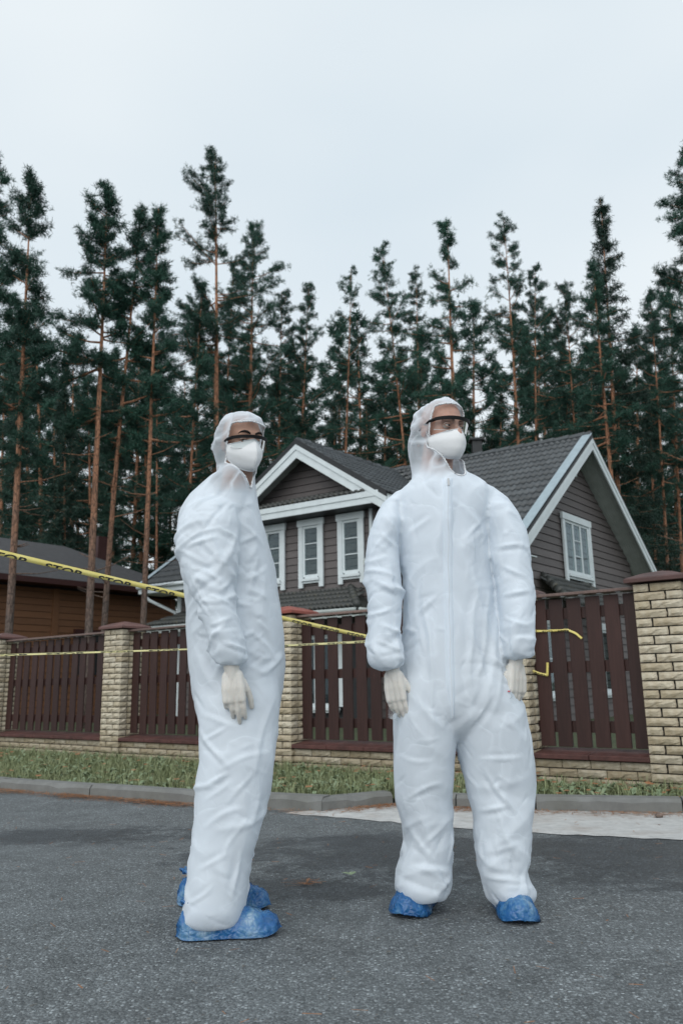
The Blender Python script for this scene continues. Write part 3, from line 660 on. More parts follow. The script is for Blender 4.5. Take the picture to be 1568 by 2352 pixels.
nb(MB().prism([nq(-.6, 0, ez), nq(L + .6, 0, ez), nq(L - 2.4, 4.2, ez + 1.9), nq(-.6, 4.2, ez + 1.9)], HZ * .12), 'roof', M_SHIN)
nb(MB().prism([nq(L + .6, 0, ez), nq(L + .6, 8.4, ez), nq(L - 2.4, 4.2, ez + 1.9)], HZ * .12), 'roof', M_SHIN)
nb(MB().prism([nq(-.6, 0, ez - .06), nq(L + .6, 0, ez - .06), nq(L + .6, -.03, ez - .06), nq(-.6, -.03, ez - .06)], HZ * .17), 'fascia_board', M_RIM)
nb(MB().prism([nq(-.6, 0.02, ez - .05), nq(L + .6, 0.02, ez - .05), nq(L + .6, .76, ez - .05), nq(-.6, .76, ez - .05)], HZ * .03), 'soffit', M_RIM)
nwd = empty('window', tuple(nq(9.6, .70, 1.5) - np.array(nbh.location)), 0, nbh)
def nbx(s0, s1, z0, z1, d0, d1, name, mat):
    pts = [nq(s, d, z) - nq(9.6, .70, 1.5) for z in (z0, z1) for (s, d) in ((s0, d0), (s1, d0), (s1, d1), (s0, d1))]; MB().hexa(pts).build(name, mat, nwd)
nbx(9.0, 10.2, 2.62, 2.76, .62, .74, 'frame', M_RIM); nbx(9.0, 9.12, 1.3, 2.62, .62, .74, 'frame', M_RIM); nbx(10.08, 10.2, 1.3, 2.62, .62, .74, 'frame', M_RIM); nbx(9.12, 10.08, 1.3, 2.62, .66, .70, 'pane', M_ROOM)  # pane coloured with the dark of an unlit room
nb(MB().prism([nq(L-1.6, 3.2, ez+1.2), nq(L-1.1, 3.2, ez+1.2), nq(L-1.1, 3.7, ez+1.2), nq(L-1.6, 3.7, ez+1.2)], HZ * 1.2), 'chimney', M_RIM)
# ------------------------------------------------------------------ pines, spruces, undergrowth
def mat_bark():
    t = NT('pine_bark'); c = t.co(); g = t.n('TexCoord').outputs['Generated']; z = t.n('SeparateXYZ', Vector=c).outputs[2]
    k = t.math('ADD', t.math('MULTIPLY', z, .1), t.math('MULTIPLY', t.math('SUBTRACT', t.noise(c, 1.3, 3), .5), .5))
    base = t.ramp(k, [(.30, (.12, .092, .078)), (.58, (.33, .165, .095)), (1, (.42, .20, .11))])
    pl = t.vor(t.scl(c, 9, 9, 2.4), 1.6, 'DISTANCE_TO_EDGE')
    base = t.mix(t.ramp(pl, [(.02, .75), (.10, 0)]), base, (.04, .026, .02))
    base = t.mix(1.0, base, t.ramp(t.noise(c, 16, 4), [(.3, .65), (.7, 1.25)]), 'MULTIPLY')
    t.set(Base__Color=base, Roughness=.9, Normal=t.bump(pl, .8, .04)); return t.done()
def mat_needles(name, lo, hi):
    t = NT(name); p = t.pos(); r = t.rnd()
    k = t.ramp(t.noise(p, .9, 4, .6), [(.3, lo), (.7, hi)])
    k = t.mix(t.ramp(t.noise(p, 11, 2), [(.35, .0), (.75, .5)]), k, tuple(min(1, x * 1.7) for x in hi))
    k = t.mix(1.0, k, t.ramp(r, [(0, .75), (1, 1.2)]), 'MULTIPLY')
    t.set(Base__Color=k, Roughness=.55); t.b.inputs['Specular IOR Level'].default_value = .3; return t.done()
M_BARK = mat_bark(); M_NEED = mat_needles('pine_needles', (.013, .045, .034), (.030, .085, .058)); M_SPR = mat_needles('spruce_needles', (.012, .034, .026), (.024, .058, .040))
def tufts(P, D, rng, n=14, L=.16, W=.022, spread=.75):
    """P tuft centres, D directions -> triangles"""
    m = len(P); Pn = np.repeat(P, n, 0); d = np.repeat(D, n, 0) * (1 - spread) + rng.normal(size=(m * n, 3)) * spread * .75
    d /= np.linalg.norm(d, axis=1, keepdims=True) + 1e-9
    l = L * rng.uniform(.6, 1.25, (m * n, 1)); side = np.cross(d, rng.normal(size=(m * n, 3))); side /= np.linalg.norm(side, axis=1, keepdims=True) + 1e-9
    b = Pn + d * l * .12 + rng.normal(size=(m * n, 3)) * L * .22
    V = np.stack([b - side * W * .5, b + side * W * .5, b + d * l], 1).reshape(-1, 3); return V
def conifer(seed, H, cb, R, kind='pine', dens=1.0, r0=.16, lod=1.0):
    """trunk and crown meshes for a tree of height H whose crown starts at fraction cb"""
    rng = np.random.default_rng(seed); tr = MB()
    n = 12; bend = rng.normal(size=(2,)) * .012 * H; ph = rng.uniform(0, 6)
    def axis(f): return np.array([bend[0] * math.sin(f * 2.6 + ph) - bend[0] * math.sin(ph), bend[1] * math.sin(f * 2.2 + ph) - bend[1] * math.sin(ph), f * H])
    fr = np.linspace(0, 1, n + 1); tr.tube([axis(f) for f in fr], [max(.012, r0 * (1 - f) ** .8 * (1.25 if f == 0 else 1)) for f in fr], 9)
    P = []; D = []
    if kind == 'pine':
        nb = int(88 * dens * (1 if lod > .7 else .7)); fs = cb + (1 - cb) * (np.arange(nb) + rng.uniform(0, 1, nb)) / nb
        gaps = rng.uniform(0, 1, 3)                       # bare stretches between tiers
        lop = rng.uniform(0, 6.28)
        for f in fs:
            q = (f - cb) / (1 - cb)                       # 0 at crown base, 1 at top
            if rng.random() < .30 * (1 - q) ** 1.5 or (min(abs(gaps - q)) < .022 and q < .8): continue
            env = min(1, .62 + q * 1.5) * (1 - max(0, q - .15) / .85) ** .62 * .95 + .07
            az = rng.uniform(0, 2 * math.pi); ln = R * env * (rng.uniform(.38, 1.0) if rng.random() < .8 else rng.uniform(1.0, 1.35)) * (1 + .22 * math.cos(az - lop)); el = -.22 + .62 * q + rng.normal() * .20
            o = axis(f); d = np.array([math.cos(az) * math.cos(el), math.sin(az) * math.cos(el), math.sin(el)])
            pts = [o]; cur = o.copy(); dd = d.copy()
            for s in range(4):
                dd = dd + np.array([rng.normal() * .16, rng.normal() * .16, .09 + rng.normal() * .07]); dd /= np.linalg.norm(dd); cur = cur + dd * ln / 4; pts.append(cur.copy())
            tr.tube(pts, [.040 * (1 - .6 * q) * (ln / R) ** .5 * (1 - .2 * i) + .004 for i in range(5)], 4, cap=False)
            ns = int((3 + 9 * ln / R) * lod) + 1
            for s in range(ns):
                a = rng.uniform(.22, 1.0); ip = min(3.99, a * 4); i0 = int(ip); base = pts[i0] + (pts[i0+1] - pts[i0]) * (ip - i0)
                sd = dd + rng.normal(size=3) * np.array([.8, .8, .34]); sd /= np.linalg.norm(sd); sl = ln * rng.uniform(.08, .28) + .10
                nt = int(sl / .066 * (lod if lod > .7 else .7)) + 2
                for k in range(nt):
                    g = (k + .6) / nt; P.append(base + sd * sl * g + np.array([0, 0, .10 * sl * g * g]) + rng.normal(size=3) * .045); D.append(sd * .8 + np.array([0, 0, .45]))
            for k in range(int(3 * lod) + 1): P.append(cur - dd * rng.uniform(0, .25) + rng.normal(size=3) * .04); D.append(dd + np.array([0, 0, .4]))
        for k in range(int(16 * lod)):
            P.append(axis(1 - .07 * rng.random()) + rng.normal(size=3) * .03); D.append(np.array([0, 0, 1.]) + rng.normal(size=3) * .3)
        for k in range(7):                                # dead stubs
            f = cb * rng.uniform(.45, 1.0); az = rng.uniform(0, 6.28); o = axis(f); d = np.array([math.cos(az), math.sin(az), rng.uniform(-.1, .35)]); ln = rng.uniform(.3, 1.3)
            tr.tube([o, o + d * ln * .5, o + d * ln + np.array([0, 0, .1 * ln])], [.018, .012, .004], 4, cap=False)
        V = tufts(np.array(P), np.array(D), rng, 11, .125 if lod > .7 else .22, .020 if lod > .7 else .040, .70)
    else:
        z = cb
        while z < .985:
            q = (z - cb) / (1 - cb); ln0 = R * (1 - q) ** .8 * (1 if rng.random() > .12 else .6) + .12
            for k in range(rng.integers(4, 7)):
                az = rng.uniform(0, 6.28); ln = ln0 * rng.uniform(.65, 1.15); o = axis(min(1, z + rng.uniform(-.01, .01))); el = -.32 + .55 * q
                pts = [o]; cur = o.copy(); dd = np.array([math.cos(az) * math.cos(el), math.sin(az) * math.cos(el), math.sin(el)])
                for s in range(4):
                    dd = dd + np.array([0, 0, .06 * s]); dd /= np.linalg.norm(dd); cur = cur + dd * ln / 4; pts.append(cur.copy())
                tr.tube(pts, [.03 * (1 - q) + .006, .02 * (1 - q) + .005, .012, .008, .004], 3, cap=False)
                m = int((8 + 26 * ln / max(R, .5)) * lod)
                for s in range(m):
                    a = rng.uniform(.12, 1.02); ip = min(3.99, a * 4); i0 = int(ip); base = pts[i0] + (pts[i0+1] - pts[i0]) * (ip - i0)
                    side = np.cross(dd, [0, 0, 1]) * rng.normal() * .22 * ln * (1.1 - a); drop = np.array([0, 0, -abs(rng.normal()) * .30])
                    P.append(base + side + drop * rng.uniform(0, 1)); D.append(dd * .4 + side * .6 + np.array([0, 0, -.7]))
            z += .028 * rng.uniform(.75, 1.3)
        for k in range(10): P.append(axis(1 - .03 * rng.random())); D.append(np.array([0, 0, 1.]))
        V = tufts(np.array(P), np.array(D), rng, int(11 * lod) + 2, .20, .030, .6)
    cm = np_mesh('crown', V, np.arange(len(V)).reshape(-1, 3)); tm = tr.mesh('trunk')
    tm.materials.append(M_BARK); cm.materials.append(M_NEED if kind == 'pine' else M_SPR); tm.polygons.foreach_set('use_smooth', [True] * len(tm.polygons))
    return tm, cm
def plant_tree(name, label, cat, top, low, Y, cb, Rpx, kind='pine', dens=1.0, seed=0, group=None, meshes=None, rpx=None):
    """top / low: two pixels of the trunk, Y: distance; the tree stands where its trunk meets the ground"""
    a = ony(*top, Y); b = ony(*low, Y); ax = (a - b) / np.linalg.norm(a - b)
    base = b + ax * ((-.12 - b[2]) / ax[2]); H = np.linalg.norm(a - base)
    depth = (np.array([base[0], Y, H / 2]) - _C) @ _W
    if meshes is None: meshes = conifer(seed, H, cb, Rpx * ((1.35 if Y < 25 else 1.62) if kind == 'pine' else 1.15) * depth / FPX, kind, dens, (rpx or 8) * depth / FPX)
    root = empty(name, tuple(base)); tag(root, label, cat, group)
    root.rotation_mode = 'QUATERNION'; root.rotation_quaternion = Vector((0, 0, 1)).rotation_difference(Vector(ax)) @ __import__('mathutils').Quaternion((0, 0, 1), rk.uniform(0, 6.28))
    s = H / meshes[2] if len(meshes) > 2 else 1.0
    root.scale = (s, s, s)
    t = link('trunk', meshes[0], None, root); c = link('crown', meshes[1], None, root)
    return H
PG = 'tall pines behind the houses'
TREES = [  # label, top px, low trunk px, distance, crown base fraction, crown radius px, kind, density, trunk half-width px
 ('pine cut off by the left edge, only its right-hand boughs showing', (-18, 385), (-70, 1300), 22, .50, 80, 'pine', 1.1, 9),
 ('slender pine with a crooked trunk crossing the brown house at far left', (100, 442), (24, 1430), 18, .46, 74, 'pine', .95, 10),
 ('straight tall pine, its pale orange trunk crossing the middle of the brown roof', (240, 395), (204, 1440), 19, .52, 84, 'pine', 1.15, 10),
 ('thinner pine close right of the straight pale-trunked pine', (300, 488), (243, 1425), 20, .48, 70, 'pine', .95, 8),
 ('pine with broad upswept top, its trunk beside the brown house chimney', (368, 490), (331, 1400), 20, .50, 62, 'pine', .95, 8),
 ('tallest pine of the row, spire-topped, just left of the left-hand person', (497, 348), (490, 1090), 29, .55, 80, 'pine', 1.2, 9),
 ('dense dark pine directly behind the left-hand person', (577, 515), (575, 950), 32, .42, 84, 'pine', 1.5, 8),
 ('slim pine just left of the dense dark one, reddish trunk over the hood', (552, 600), (537, 960), 33, .40, 60, 'pine', 1.0, 6),
 ('shorter pine with an orange trunk left of the left-hand person\'s head', (452, 665), (441, 1140), 28, .42, 62, 'pine', 1.0, 6),
 ('thin pine with a needle-like trunk right of the brown house', (378, 700), (362, 1290), 29, .45, 55, 'pine', .8, 4),
 ('pine with its trunk right above the left-hand person\'s goggles', (645, 668), (639, 1050), 37, .42, 62, 'pine', 1.1, 5),
 ('pine rising behind the left slope of the front gable', (718, 655), (703, 1010), 37, .45, 60, 'pine', 1.0, 6),
 ('open-crowned pine above the ridge of the front gable', (776, 628), (778, 1040), 39, .42, 66, 'pine', .8, 5),
 ('twin-peaked pine between the two people, taller left stem', (897, 568), (925, 1000), 36, .40, 62, 'pine', 1.3, 5),
 ('pine with a thin trunk just left of the right-hand person\'s hood', (942, 618), (948, 1000), 37, .38, 62, 'pine', 1.1, 5),
 ('pale sparse pine with a thick bare trunk above the right-hand person', (1038, 516), (1055, 960), 26, .50, 62, 'pine', .75, 9),
 ('layered pine right of the sparse one', (1146, 508), (1180, 1020), 34, .45, 58, 'pine', 1.1, 6),
 ('narrow pine with a ragged tip above the main roof', (1228, 612), (1232, 1010), 36, .45, 52, 'pine', 1.0, 5),
 ('dark short pine left of the drooping spruce', (1300, 662), (1320, 1000), 38, .35, 66, 'pine', 1.4, 5),
 ('orange-trunked pine behind the right gable peak', (1405, 600), (1424, 1150), 27, .50, 60, 'pine', .9, 8),
 ('large pine filling the right edge, tallest on the right', (1552, 352), (1590, 1300), 22, .48, 100, 'pine', 1.3, 9),
 ('pine beyond the right edge with only branch tips showing high up', (1628, 80), (1700, 1300), 20, .45, 80, 'pine', 1.2, 10),
 ('thin dark-trunked pine right of the gable, inner of two', (1476, 690), (1524, 1290), 30, .45, 60, 'pine', .9, 5),
 ('thin dark-trunked pine right of the gable, outer of two', (1530, 640), (1562, 1250), 31, .45, 60, 'pine', .9, 5),
]
for i, (lb, tp, lw, Y, cb, rp_, kd, dn, rx) in enumerate(TREES): plant_tree('pine_tree', lb, 'tree', tp, lw, Y, cb, rp_, kd, dn, 100 + i, PG, rpx=rx)
plant_tree('spruce_tree', 'dark spruce with drooping, widely spaced boughs and a knobbly tip', 'tree', (1358, 455), (1412, 1180), 29, .28, 105, 'spruce', 1, 300, rpx=8)
for i, (tp, lw, rp_, lb) in enumerate([((158, 855), (150, 1280), 78, 'small dense spruce left of the straight pine, low in the gap'), ((30, 880), (20, 1280), 90, 'small bushy spruce low at the left edge'),
        ((262, 930), (262, 1290), 70, 'small dark spruce behind the brown house roof'), ((1500, 800), (1510, 1310), 80, 'dark understorey spruce right of the gable')]):
    plant_tree('spruce_tree', lb, 'tree', tp, lw, 36, .06, rp_, 'spruce', 1, 320 + i, rpx=5)
# the wood behind: lighter-built trees, shared meshes
LOD = []
for i in range(5):
    H = 17.0; m = conifer(500 + i, H, .30 + .05 * (i % 3), 2.1, 'pine', 1.25, .15, .55); LOD.append((m[0], m[1], H))
for i in range(2):
    H = 13.0; m = conifer(520 + i, H, .08, 2.1, 'spruce', 1, .14, .55); LOD.append((m[0], m[1], H))
rt = random.Random(11)
for i in range(64):
    Y = rt.choice((42, 46, 50, 55, 60)) + rt.uniform(-2, 2); x = -60 + 1690 * (i + rt.uniform(-.4, .4)) / 63
    sp = rt.random() < .28; ytop = (rt.uniform(860, 1000) if sp else rt.uniform(700, 870))
    if 150 < x < 420: ytop += 60
    plant_tree('spruce_tree' if sp else 'pine_tree', ('dark spruce' if sp else 'pine') + ' deep in the wood, ' + ('seen over the brown house' if x < 330 else 'seen behind the left-hand person' if x < 640 else 'seen over the front gable' if x < 900 else 'seen behind the right-hand person' if x < 1090 else 'seen over the main roof' if x < 1380 else 'seen right of the roof peak'), 'tree',
               (x + rt.uniform(-8, 8), ytop), (x, 1290), Y, 0, 0, meshes=rt.choice(LOD[5:] if sp else LOD[:5]), group='spruces deep in the wood' if sp else 'pines deep in the wood')
# ------------------------------------------------------------------ people in protective coveralls
def ring_w(y, xl, xr, Y, ry, yaw=0.0, pw=2.3, n=36):
    a = ony(xl, y, Y); b = ony(xr, y, Y); c = (a + b) / 2; rx = np.linalg.norm(b - a) / 2
    g = np.linspace(0, 2 * math.pi, n, endpoint=False); cs, sn = np.cos(g), np.sin(g)
    x = np.sign(cs) * np.abs(cs) ** (2 / pw) * rx; yy = np.sign(sn) * np.abs(sn) ** (2 / pw) * ry
    cy, sy = math.cos(yaw), math.sin(yaw)
    return np.stack([c[0] + x * cy - yy * sy, c[1] + x * sy + yy * cy, np.full(n, c[2])], 1)
def loft(mb, rings):
    n = len(rings[0]); rings = [rings[0].mean(0)[None].repeat(n, 0) * .999 + rings[0] * .001] + rings + [rings[-1].mean(0)[None].repeat(n, 0) * .999 + rings[-1] * .001]
    V = np.concatenate(rings); m = len(rings); F = []
    for i in range(m - 1):
        for k in range(n): F.append((i*n+k, i*n+(k+1) % n, (i+1)*n+(k+1) % n, (i+1)*n+k))
    F += [tuple(range(n)), tuple((m-1)*n + k for k in range(n))[::-1]]
    mb.add(V, F)
def interp_rows(rows, step=14):
    """densify (y, xl, xr, Y, ry) rows along y"""
    rows = np.array(rows, float); d = np.concatenate([[0], np.cumsum(np.hypot(np.diff(rows[:, 0]), np.diff(rows[:, 1]) * .5))]); m = int(d[-1] / step) + 2
    t = np.linspace(0, d[-1], m); return [[np.interp(q, d, rows[:, j]) for j in range(rows.shape[1])] for q in t]
def loft_rows(mb, rows, yaw=0.0, pw=2.3, sx=1.0, sy=1.0):
    R = []
    for (y, xl, xr, Y, ry) in interp_rows(rows):
        c = (xl + xr) / 2; R.append(ring_w(y, c + (xl - c) * sx, c + (xr - c) * sx, Y, ry * sy, yaw, pw))
    loft(mb, R)
def ellipsoid(mb, c, r, M=None, nu=20, nv=12):
    V = []; F = []
    for j in range(1, nv):
        p = math.pi * j / nv
        for i in range(nu):
            g = 2 * math.pi * i / nu; V.append(np.array([r[0] * math.sin(p) * math.cos(g), r[1] * math.sin(p) * math.sin(g), r[2] * math.cos(p)]))
    V += [np.array([0, 0, r[2]]), np.array([0, 0, -r[2]])]
    for j in range(nv - 2):
        for i in range(nu): F.append((j*nu+i, (j+1)*nu+i, (j+1)*nu+(i+1) % nu, j*nu+(i+1) % nu))
    t, b = (nv-1)*nu, (nv-1)*nu + 1
    for i in range(nu): F.append((t, i, (i+1) % nu)); F.append((b, (nv-2)*nu+(i+1) % nu, (nv-2)*nu+i))
    V = [np.array(c) + v for v in V]
    if M is not None: V = [M(v) for v in V]
    mb.add(V, F)
def capsule_chain(mb, pts, rad, n=12, M=None):
    """tapered limb with rounded ends"""
    pts = [np.array(p, float) for p in pts]; P = []; Rr = []
    d0 = pts[0] - pts[1]; d0 /= np.linalg.norm(d0); d1 = pts[-1] - pts[-2]; d1 /= np.linalg.norm(d1)
    for a in (1.0, .8, .45): P.append(pts[0] + d0 * rad[0] * a * .98); Rr.append(rad[0] * math.sqrt(max(.002, 1 - a * a)))
    for i in range(len(pts)): P.append(pts[i]); Rr.append(rad[i])
    for a in (.45, .8, 1.0): P.append(pts[-1] + d1 * rad[-1] * a * .98); Rr.append(rad[-1] * math.sqrt(max(.002, 1 - a * a)))
    k = MB().tube(P, Rr, n); V = k.v if M is None else [M(np.array(v)) for v in k.v]; mb.add(V, k.f)
def voxel(mb, size, name='vox', smooth=2):
    me = mb.mesh(name); o = bpy.data.objects.new('tmp', me); COL.objects.link(o)
    md = o.modifiers.new('r', 'REMESH'); md.mode = 'VOXEL'; md.voxel_size = size; md.adaptivity = 0
    dg = bpy.context.evaluated_depsgraph_get(); ev = o.evaluated_get(dg); m2 = bpy.data.meshes.new_from_object(ev)
    bpy.data.objects.remove(o); bpy.data.meshes.remove(me)
    V = np.empty(len(m2.vertices) * 3, np.float32); m2.vertices.foreach_get('co', V); V = V.reshape(-1, 3).astype(float)
    F = np.empty(len(m2.loops), np.int32); m2.loops.foreach_get('vertex_index', F); F = F.reshape(-1, 4) if len(F) == 4 * len(m2.polygons) else None
    if F is None: F = np.array([list(p.vertices) if len(p.vertices) == 4 else list(p.vertices) + [p.vertices[2]] for p in m2.polygons])
    bpy.data.meshes.remove(m2)
    E = edges_of(F)
    for _ in range(smooth): V = lap(V, E, .5); V = lap(V, E, -.52) if smooth > 3 else V
    return V, F
def edges_of(F):
    e = np.concatenate([F[:, [0, 1]], F[:, [1, 2]], F[:, [2, 3]], F[:, [3, 0]]]); e.sort(1); e = np.unique(e, axis=0); return e[e[:, 0] != e[:, 1]]
def acc(idx, w, n): return np.stack([np.bincount(idx, w[:, k], n) for k in range(3)], 1)
def lap(V, E, k):
    n = len(V); s = acc(E[:, 0], V[E[:, 1]], n) + acc(E[:, 1], V[E[:, 0]], n); c = np.bincount(E.ravel(), minlength=n)[:, None] + 1e-9
    return V + k * (s / c - V)
def vnormals(V, F):
    a, b, c, d = (V[F[:, i]] for i in range(4)); fn = np.cross(c - a, d - b); N = sum(acc(F[:, i], fn, len(V)) for i in range(4))
    return N / (np.linalg.norm(N, axis=1, keepdims=True) + 1e-12)
class VNoise:
    """cheap value noise on a lattice, vectorised"""
    def __init__(s, seed): s.g = np.random.default_rng(seed).uniform(-1, 1, (32, 32, 32))
    def __call__(s, P):
        i = np.floor(P).astype(int); f = P - i; f = f * f * (3 - 2 * f); o = 0
        for dx in (0, 1):
            for dy in (0, 1):
                for dz in (0, 1):
                    w = (f[:, 0] if dx else 1 - f[:, 0]) * (f[:, 1] if dy else 1 - f[:, 1]) * (f[:, 2] if dz else 1 - f[:, 2])
                    o = o + w * s.g[(i[:, 0]+dx) & 31, (i[:, 1]+dy) & 31, (i[:, 2]+dz) & 31]
        return o
def wrinkle(V0, F, exv, exh, seed=1, iters=200, kb=.16, ka=.004, lim=.030, amp=.0018):
    """cloth with a little too much material (exv along the fall, exh around): buckles into folds about the shape V0"""
    n = len(V0); E1 = edges_of(F); E2 = np.concatenate([F[:, [0, 2]], F[:, [1, 3]]]); E = np.concatenate([E1, E2])
    d0 = V0[E[:, 1]] - V0[E[:, 0]]; L0 = np.linalg.norm(d0, axis=1) + 1e-9; N0 = vnormals(V0, F); dn = np.cross(N0, np.cross(np.array([0, 0, -1.]), N0)); dn /= np.linalg.norm(dn, axis=1, keepdims=True) + 1e-6; bt = np.cross(N0, dn)
    th = 1.15 * VNoise(seed + 5)(V0 * 5.5 + 2) * 1.6; fd = dn * np.cos(th)[:, None] + bt * np.sin(th)[:, None]
    fe = fd[E[:, 0]] + fd[E[:, 1]]; fe /= np.linalg.norm(fe, axis=1, keepdims=True) + 1e-9; ez = ((d0 * fe).sum(1) / L0) ** 2
    me = .5 * (exv[E[:, 0]] + exv[E[:, 1]]); mh = .5 * (exh[E[:, 0]] + exh[E[:, 1]]); rest = L0 * (1 + me * ez + mh * (1 - ez))
    w = np.concatenate([np.ones(len(E1)), np.full(len(E2), .6)])
    cnt = np.bincount(E.ravel(), np.repeat(w, 2), n)[:, None] + 1e-9
    ns = VNoise(seed); ns2 = VNoise(seed + 9)
    D = N0 * (ns(V0 * 9.0 + 3) * .7 + ns2(V0 * np.array([21., 21, 30])) * .5)[:, None] * amp
    deg = np.bincount(E1.ravel(), minlength=n)[:, None] + 1e-9
    kbv = (kb * (1.15 + VNoise(seed + 3)(V0 * 4.0)))[:, None]
    for it in range(iters):
        P = V0 + D; d = P[E[:, 1]] - P[E[:, 0]]; l = np.linalg.norm(d, axis=1) + 1e-9
        c = d * (.5 * w * (l - rest) / l)[:, None]
        D = D + 1.5 * (acc(E[:, 0], c, n) - acc(E[:, 1], c, n)) / cnt * 2.0
        l1 = (acc(E1[:, 0], D[E1[:, 1]], n) + acc(E1[:, 1], D[E1[:, 0]], n)) / deg - D
        l2 = (acc(E1[:, 0], l1[E1[:, 1]], n) + acc(E1[:, 1], l1[E1[:, 0]], n)) / deg - l1
        D = D - kbv * l2 + .012 * l1; D *= (1 - ka)
        m = np.linalg.norm(D, axis=1, keepdims=True); D *= np.minimum(1, lim / (m + 1e-9))
    return V0 + D
def fold_lines(V, F, spec, seed):
    """sharp-crested folds laid over the cloth; spec: (mask, count, angle range from the fall line, length, width, height, both signs)"""
    rng = np.random.default_rng(seed); N = vnormals(V, F); D = np.zeros(len(V))
    dn = np.cross(N, np.cross(np.array([0, 0, -1.]), N)); dn /= np.linalg.norm(dn, axis=1, keepdims=True) + 1e-6; bt = np.cross(N, dn)
    for (mask, cnt, ang, ln, wd, ht, neg) in spec:
        idx = np.where(mask)[0]
        if not len(idx): continue
        for i in rng.choice(idx, cnt):
            a = rng.uniform(*ang) * rng.choice((-1, 1)); t = dn[i] * math.cos(a) + bt[i] * math.sin(a); sd = np.cross(N[i], t)
            d = V - V[i]; l = rng.uniform(*ln) * .5; near = np.where((np.abs(d).max(1) < l + .03) & (N @ N[i] > .15))[0]; d = d[near]
            al = d @ t; s = d @ sd + rng.normal() * .9 * al * al + rng.normal() * .004; w1 = rng.uniform(*wd); w2 = w1 * rng.uniform(.5, 2.2)
            pr = np.where(s < 0, np.clip(1 + s / w1, 0, 1), np.clip(1 - s / w2, 0, 1)); pr = pr ** 1.25
            win = np.clip(1 - (al / l) ** 2, 0, 1) ** .8; h_ = rng.uniform(*ht) * (-1 if rng.random() < neg else 1)
            D[near] += pr * win * h_
    return V + N * np.clip(D, -.016, .022)[:, None]
def drawn_folds(V, F, lines, seed):
    """folds from one surface point to another, given as image points on the near side"""
    rng = np.random.default_rng(seed); N = vnormals(V, F); D = np.zeros(len(V)); d = V - _C; dz = d @ _W; px = CXP + FPX * (d @ _R) / dz; py = CYP - FPX * (d @ _U) / dz; fr = (N * d).sum(1) < 0
    for (x0, y0, x1, y1, w, hgt) in lines:
        near = np.where((np.minimum(x0, x1) - 60 < px) & (px < np.maximum(x0, x1) + 60) & (np.minimum(y0, y1) - 60 < py) & (py < np.maximum(y0, y1) + 60) & fr)[0]
        if not len(near): continue
        L = math.hypot(x1 - x0, y1 - y0); tx, ty = (x1 - x0) / L, (y1 - y0) / L; mx, my = (x0 + x1) / 2, (y0 + y1) / 2; qx, qy = px[near] - mx, py[near] - my
        al = qx * tx + qy * ty; s_ = -qx * ty + qy * tx + rng.normal() * .0016 * al * al * (100 / L) + 2.0 * np.sin(al * .05 + rng.uniform(0, 6)); w1, w2 = w, w * rng.uniform(.8, 2.4)
        pr = np.where(s_ < 0, np.clip(1 + s_ / w1, 0, 1), np.clip(1 - s_ / w2, 0, 1)) ** 1.5; pr = pr - .45 * np.clip(1 - np.abs(s_ + w1 * 1.5 * rng.choice((-1, 1))) / (w1 * 1.2), 0, 1); hgt = hgt * rng.uniform(.5, .95); D[near] += pr * np.clip(1 - np.abs(2 * al / L + .25 * rng.normal()) ** 1.6, 0, 1) * hgt
    return V + N * D[:, None]
def quads(name, V, F, mat, parent, smooth=True):
    return link(name, np_mesh(name, V, F), mat, parent, smooth)
# ---- materials
def mat_suit():
    t = NT('nonwoven_coverall'); p = t.co(); a = t.n('Attribute', _attribute_name='thin').outputs['Fac']
    warp = t.n('VectorMath', _operation='ADD', i0=p); wn = t.n('TexNoise', Vector=p, Scale=7.0, Detail=2.0)
    sc = t.n('VectorMath', _operation='SCALE', i0=wn.outputs['Color'], Scale=.09); t.l(sc.outputs[0], warp.inputs[1]); wv = warp.outputs[0]
    def crease(vec, sc, det=1): return t.math('ABSOLUTE', t.math('SUBTRACT', t.noise(vec, sc, det, .5), .5))
    c1 = crease(wv, 7.0); c2 = crease(t.scl(p, 1.2, 1, .75), 15.0); c3 = crease(p, 34.0)
    v1 = t.math('MULTIPLY', c1, 2.0)
    mk = t.ramp(t.noise(p, 5.0, 2), [(.42, 0), (.60, 1)])
    h = t.math('ADD', t.math('MULTIPLY', t.ramp(c1, [(0, 0), (.030, .8), (.09, 1)]), .6), t.math('MULTIPLY', t.math('MULTIPLY', t.ramp(c2, [(0, 0), (.035, .8), (.10, 1)]), mk), .45))
    nrm = t.bump(h, .11, .010)
    t.set(Base__Color=(.845, .915, .985, 1), Roughness=.5, Normal=nrm); t.b.inputs['Specular IOR Level'].default_value = .35; t.b.inputs['Sheen Weight'].default_value = .15
    tl = t.n('BsdfTranslucent', Color=(.80, .89, .97, 1), Normal=nrm); m1 = t.n('MixShader', Fac=.25); t.l(t.b.outputs[0], m1.inputs[1]); t.l(tl.outputs[0], m1.inputs[2])
    tp = t.n('BsdfTransparent'); lw = t.n('LayerWeight', Blend=.45)
    f = t.math('MULTIPLY', t.math('ADD', .12, t.math('MULTIPLY', a, .66)), t.math('SUBTRACT', 1.0, t.math('MULTIPLY', lw.outputs['Facing'], .8)))
    f = t.math('MULTIPLY', f, t.ramp(v1, [(0, .35), (.12, 1)]))
    m2 = t.n('MixShader', Fac=f); t.l(m1.outputs[0], m2.inputs[1]); t.l(tp.outputs[0], m2.inputs[2]); t.l(m2.outputs[0], t.out.inputs[0]); return t.done()
M_SUIT = mat_suit()
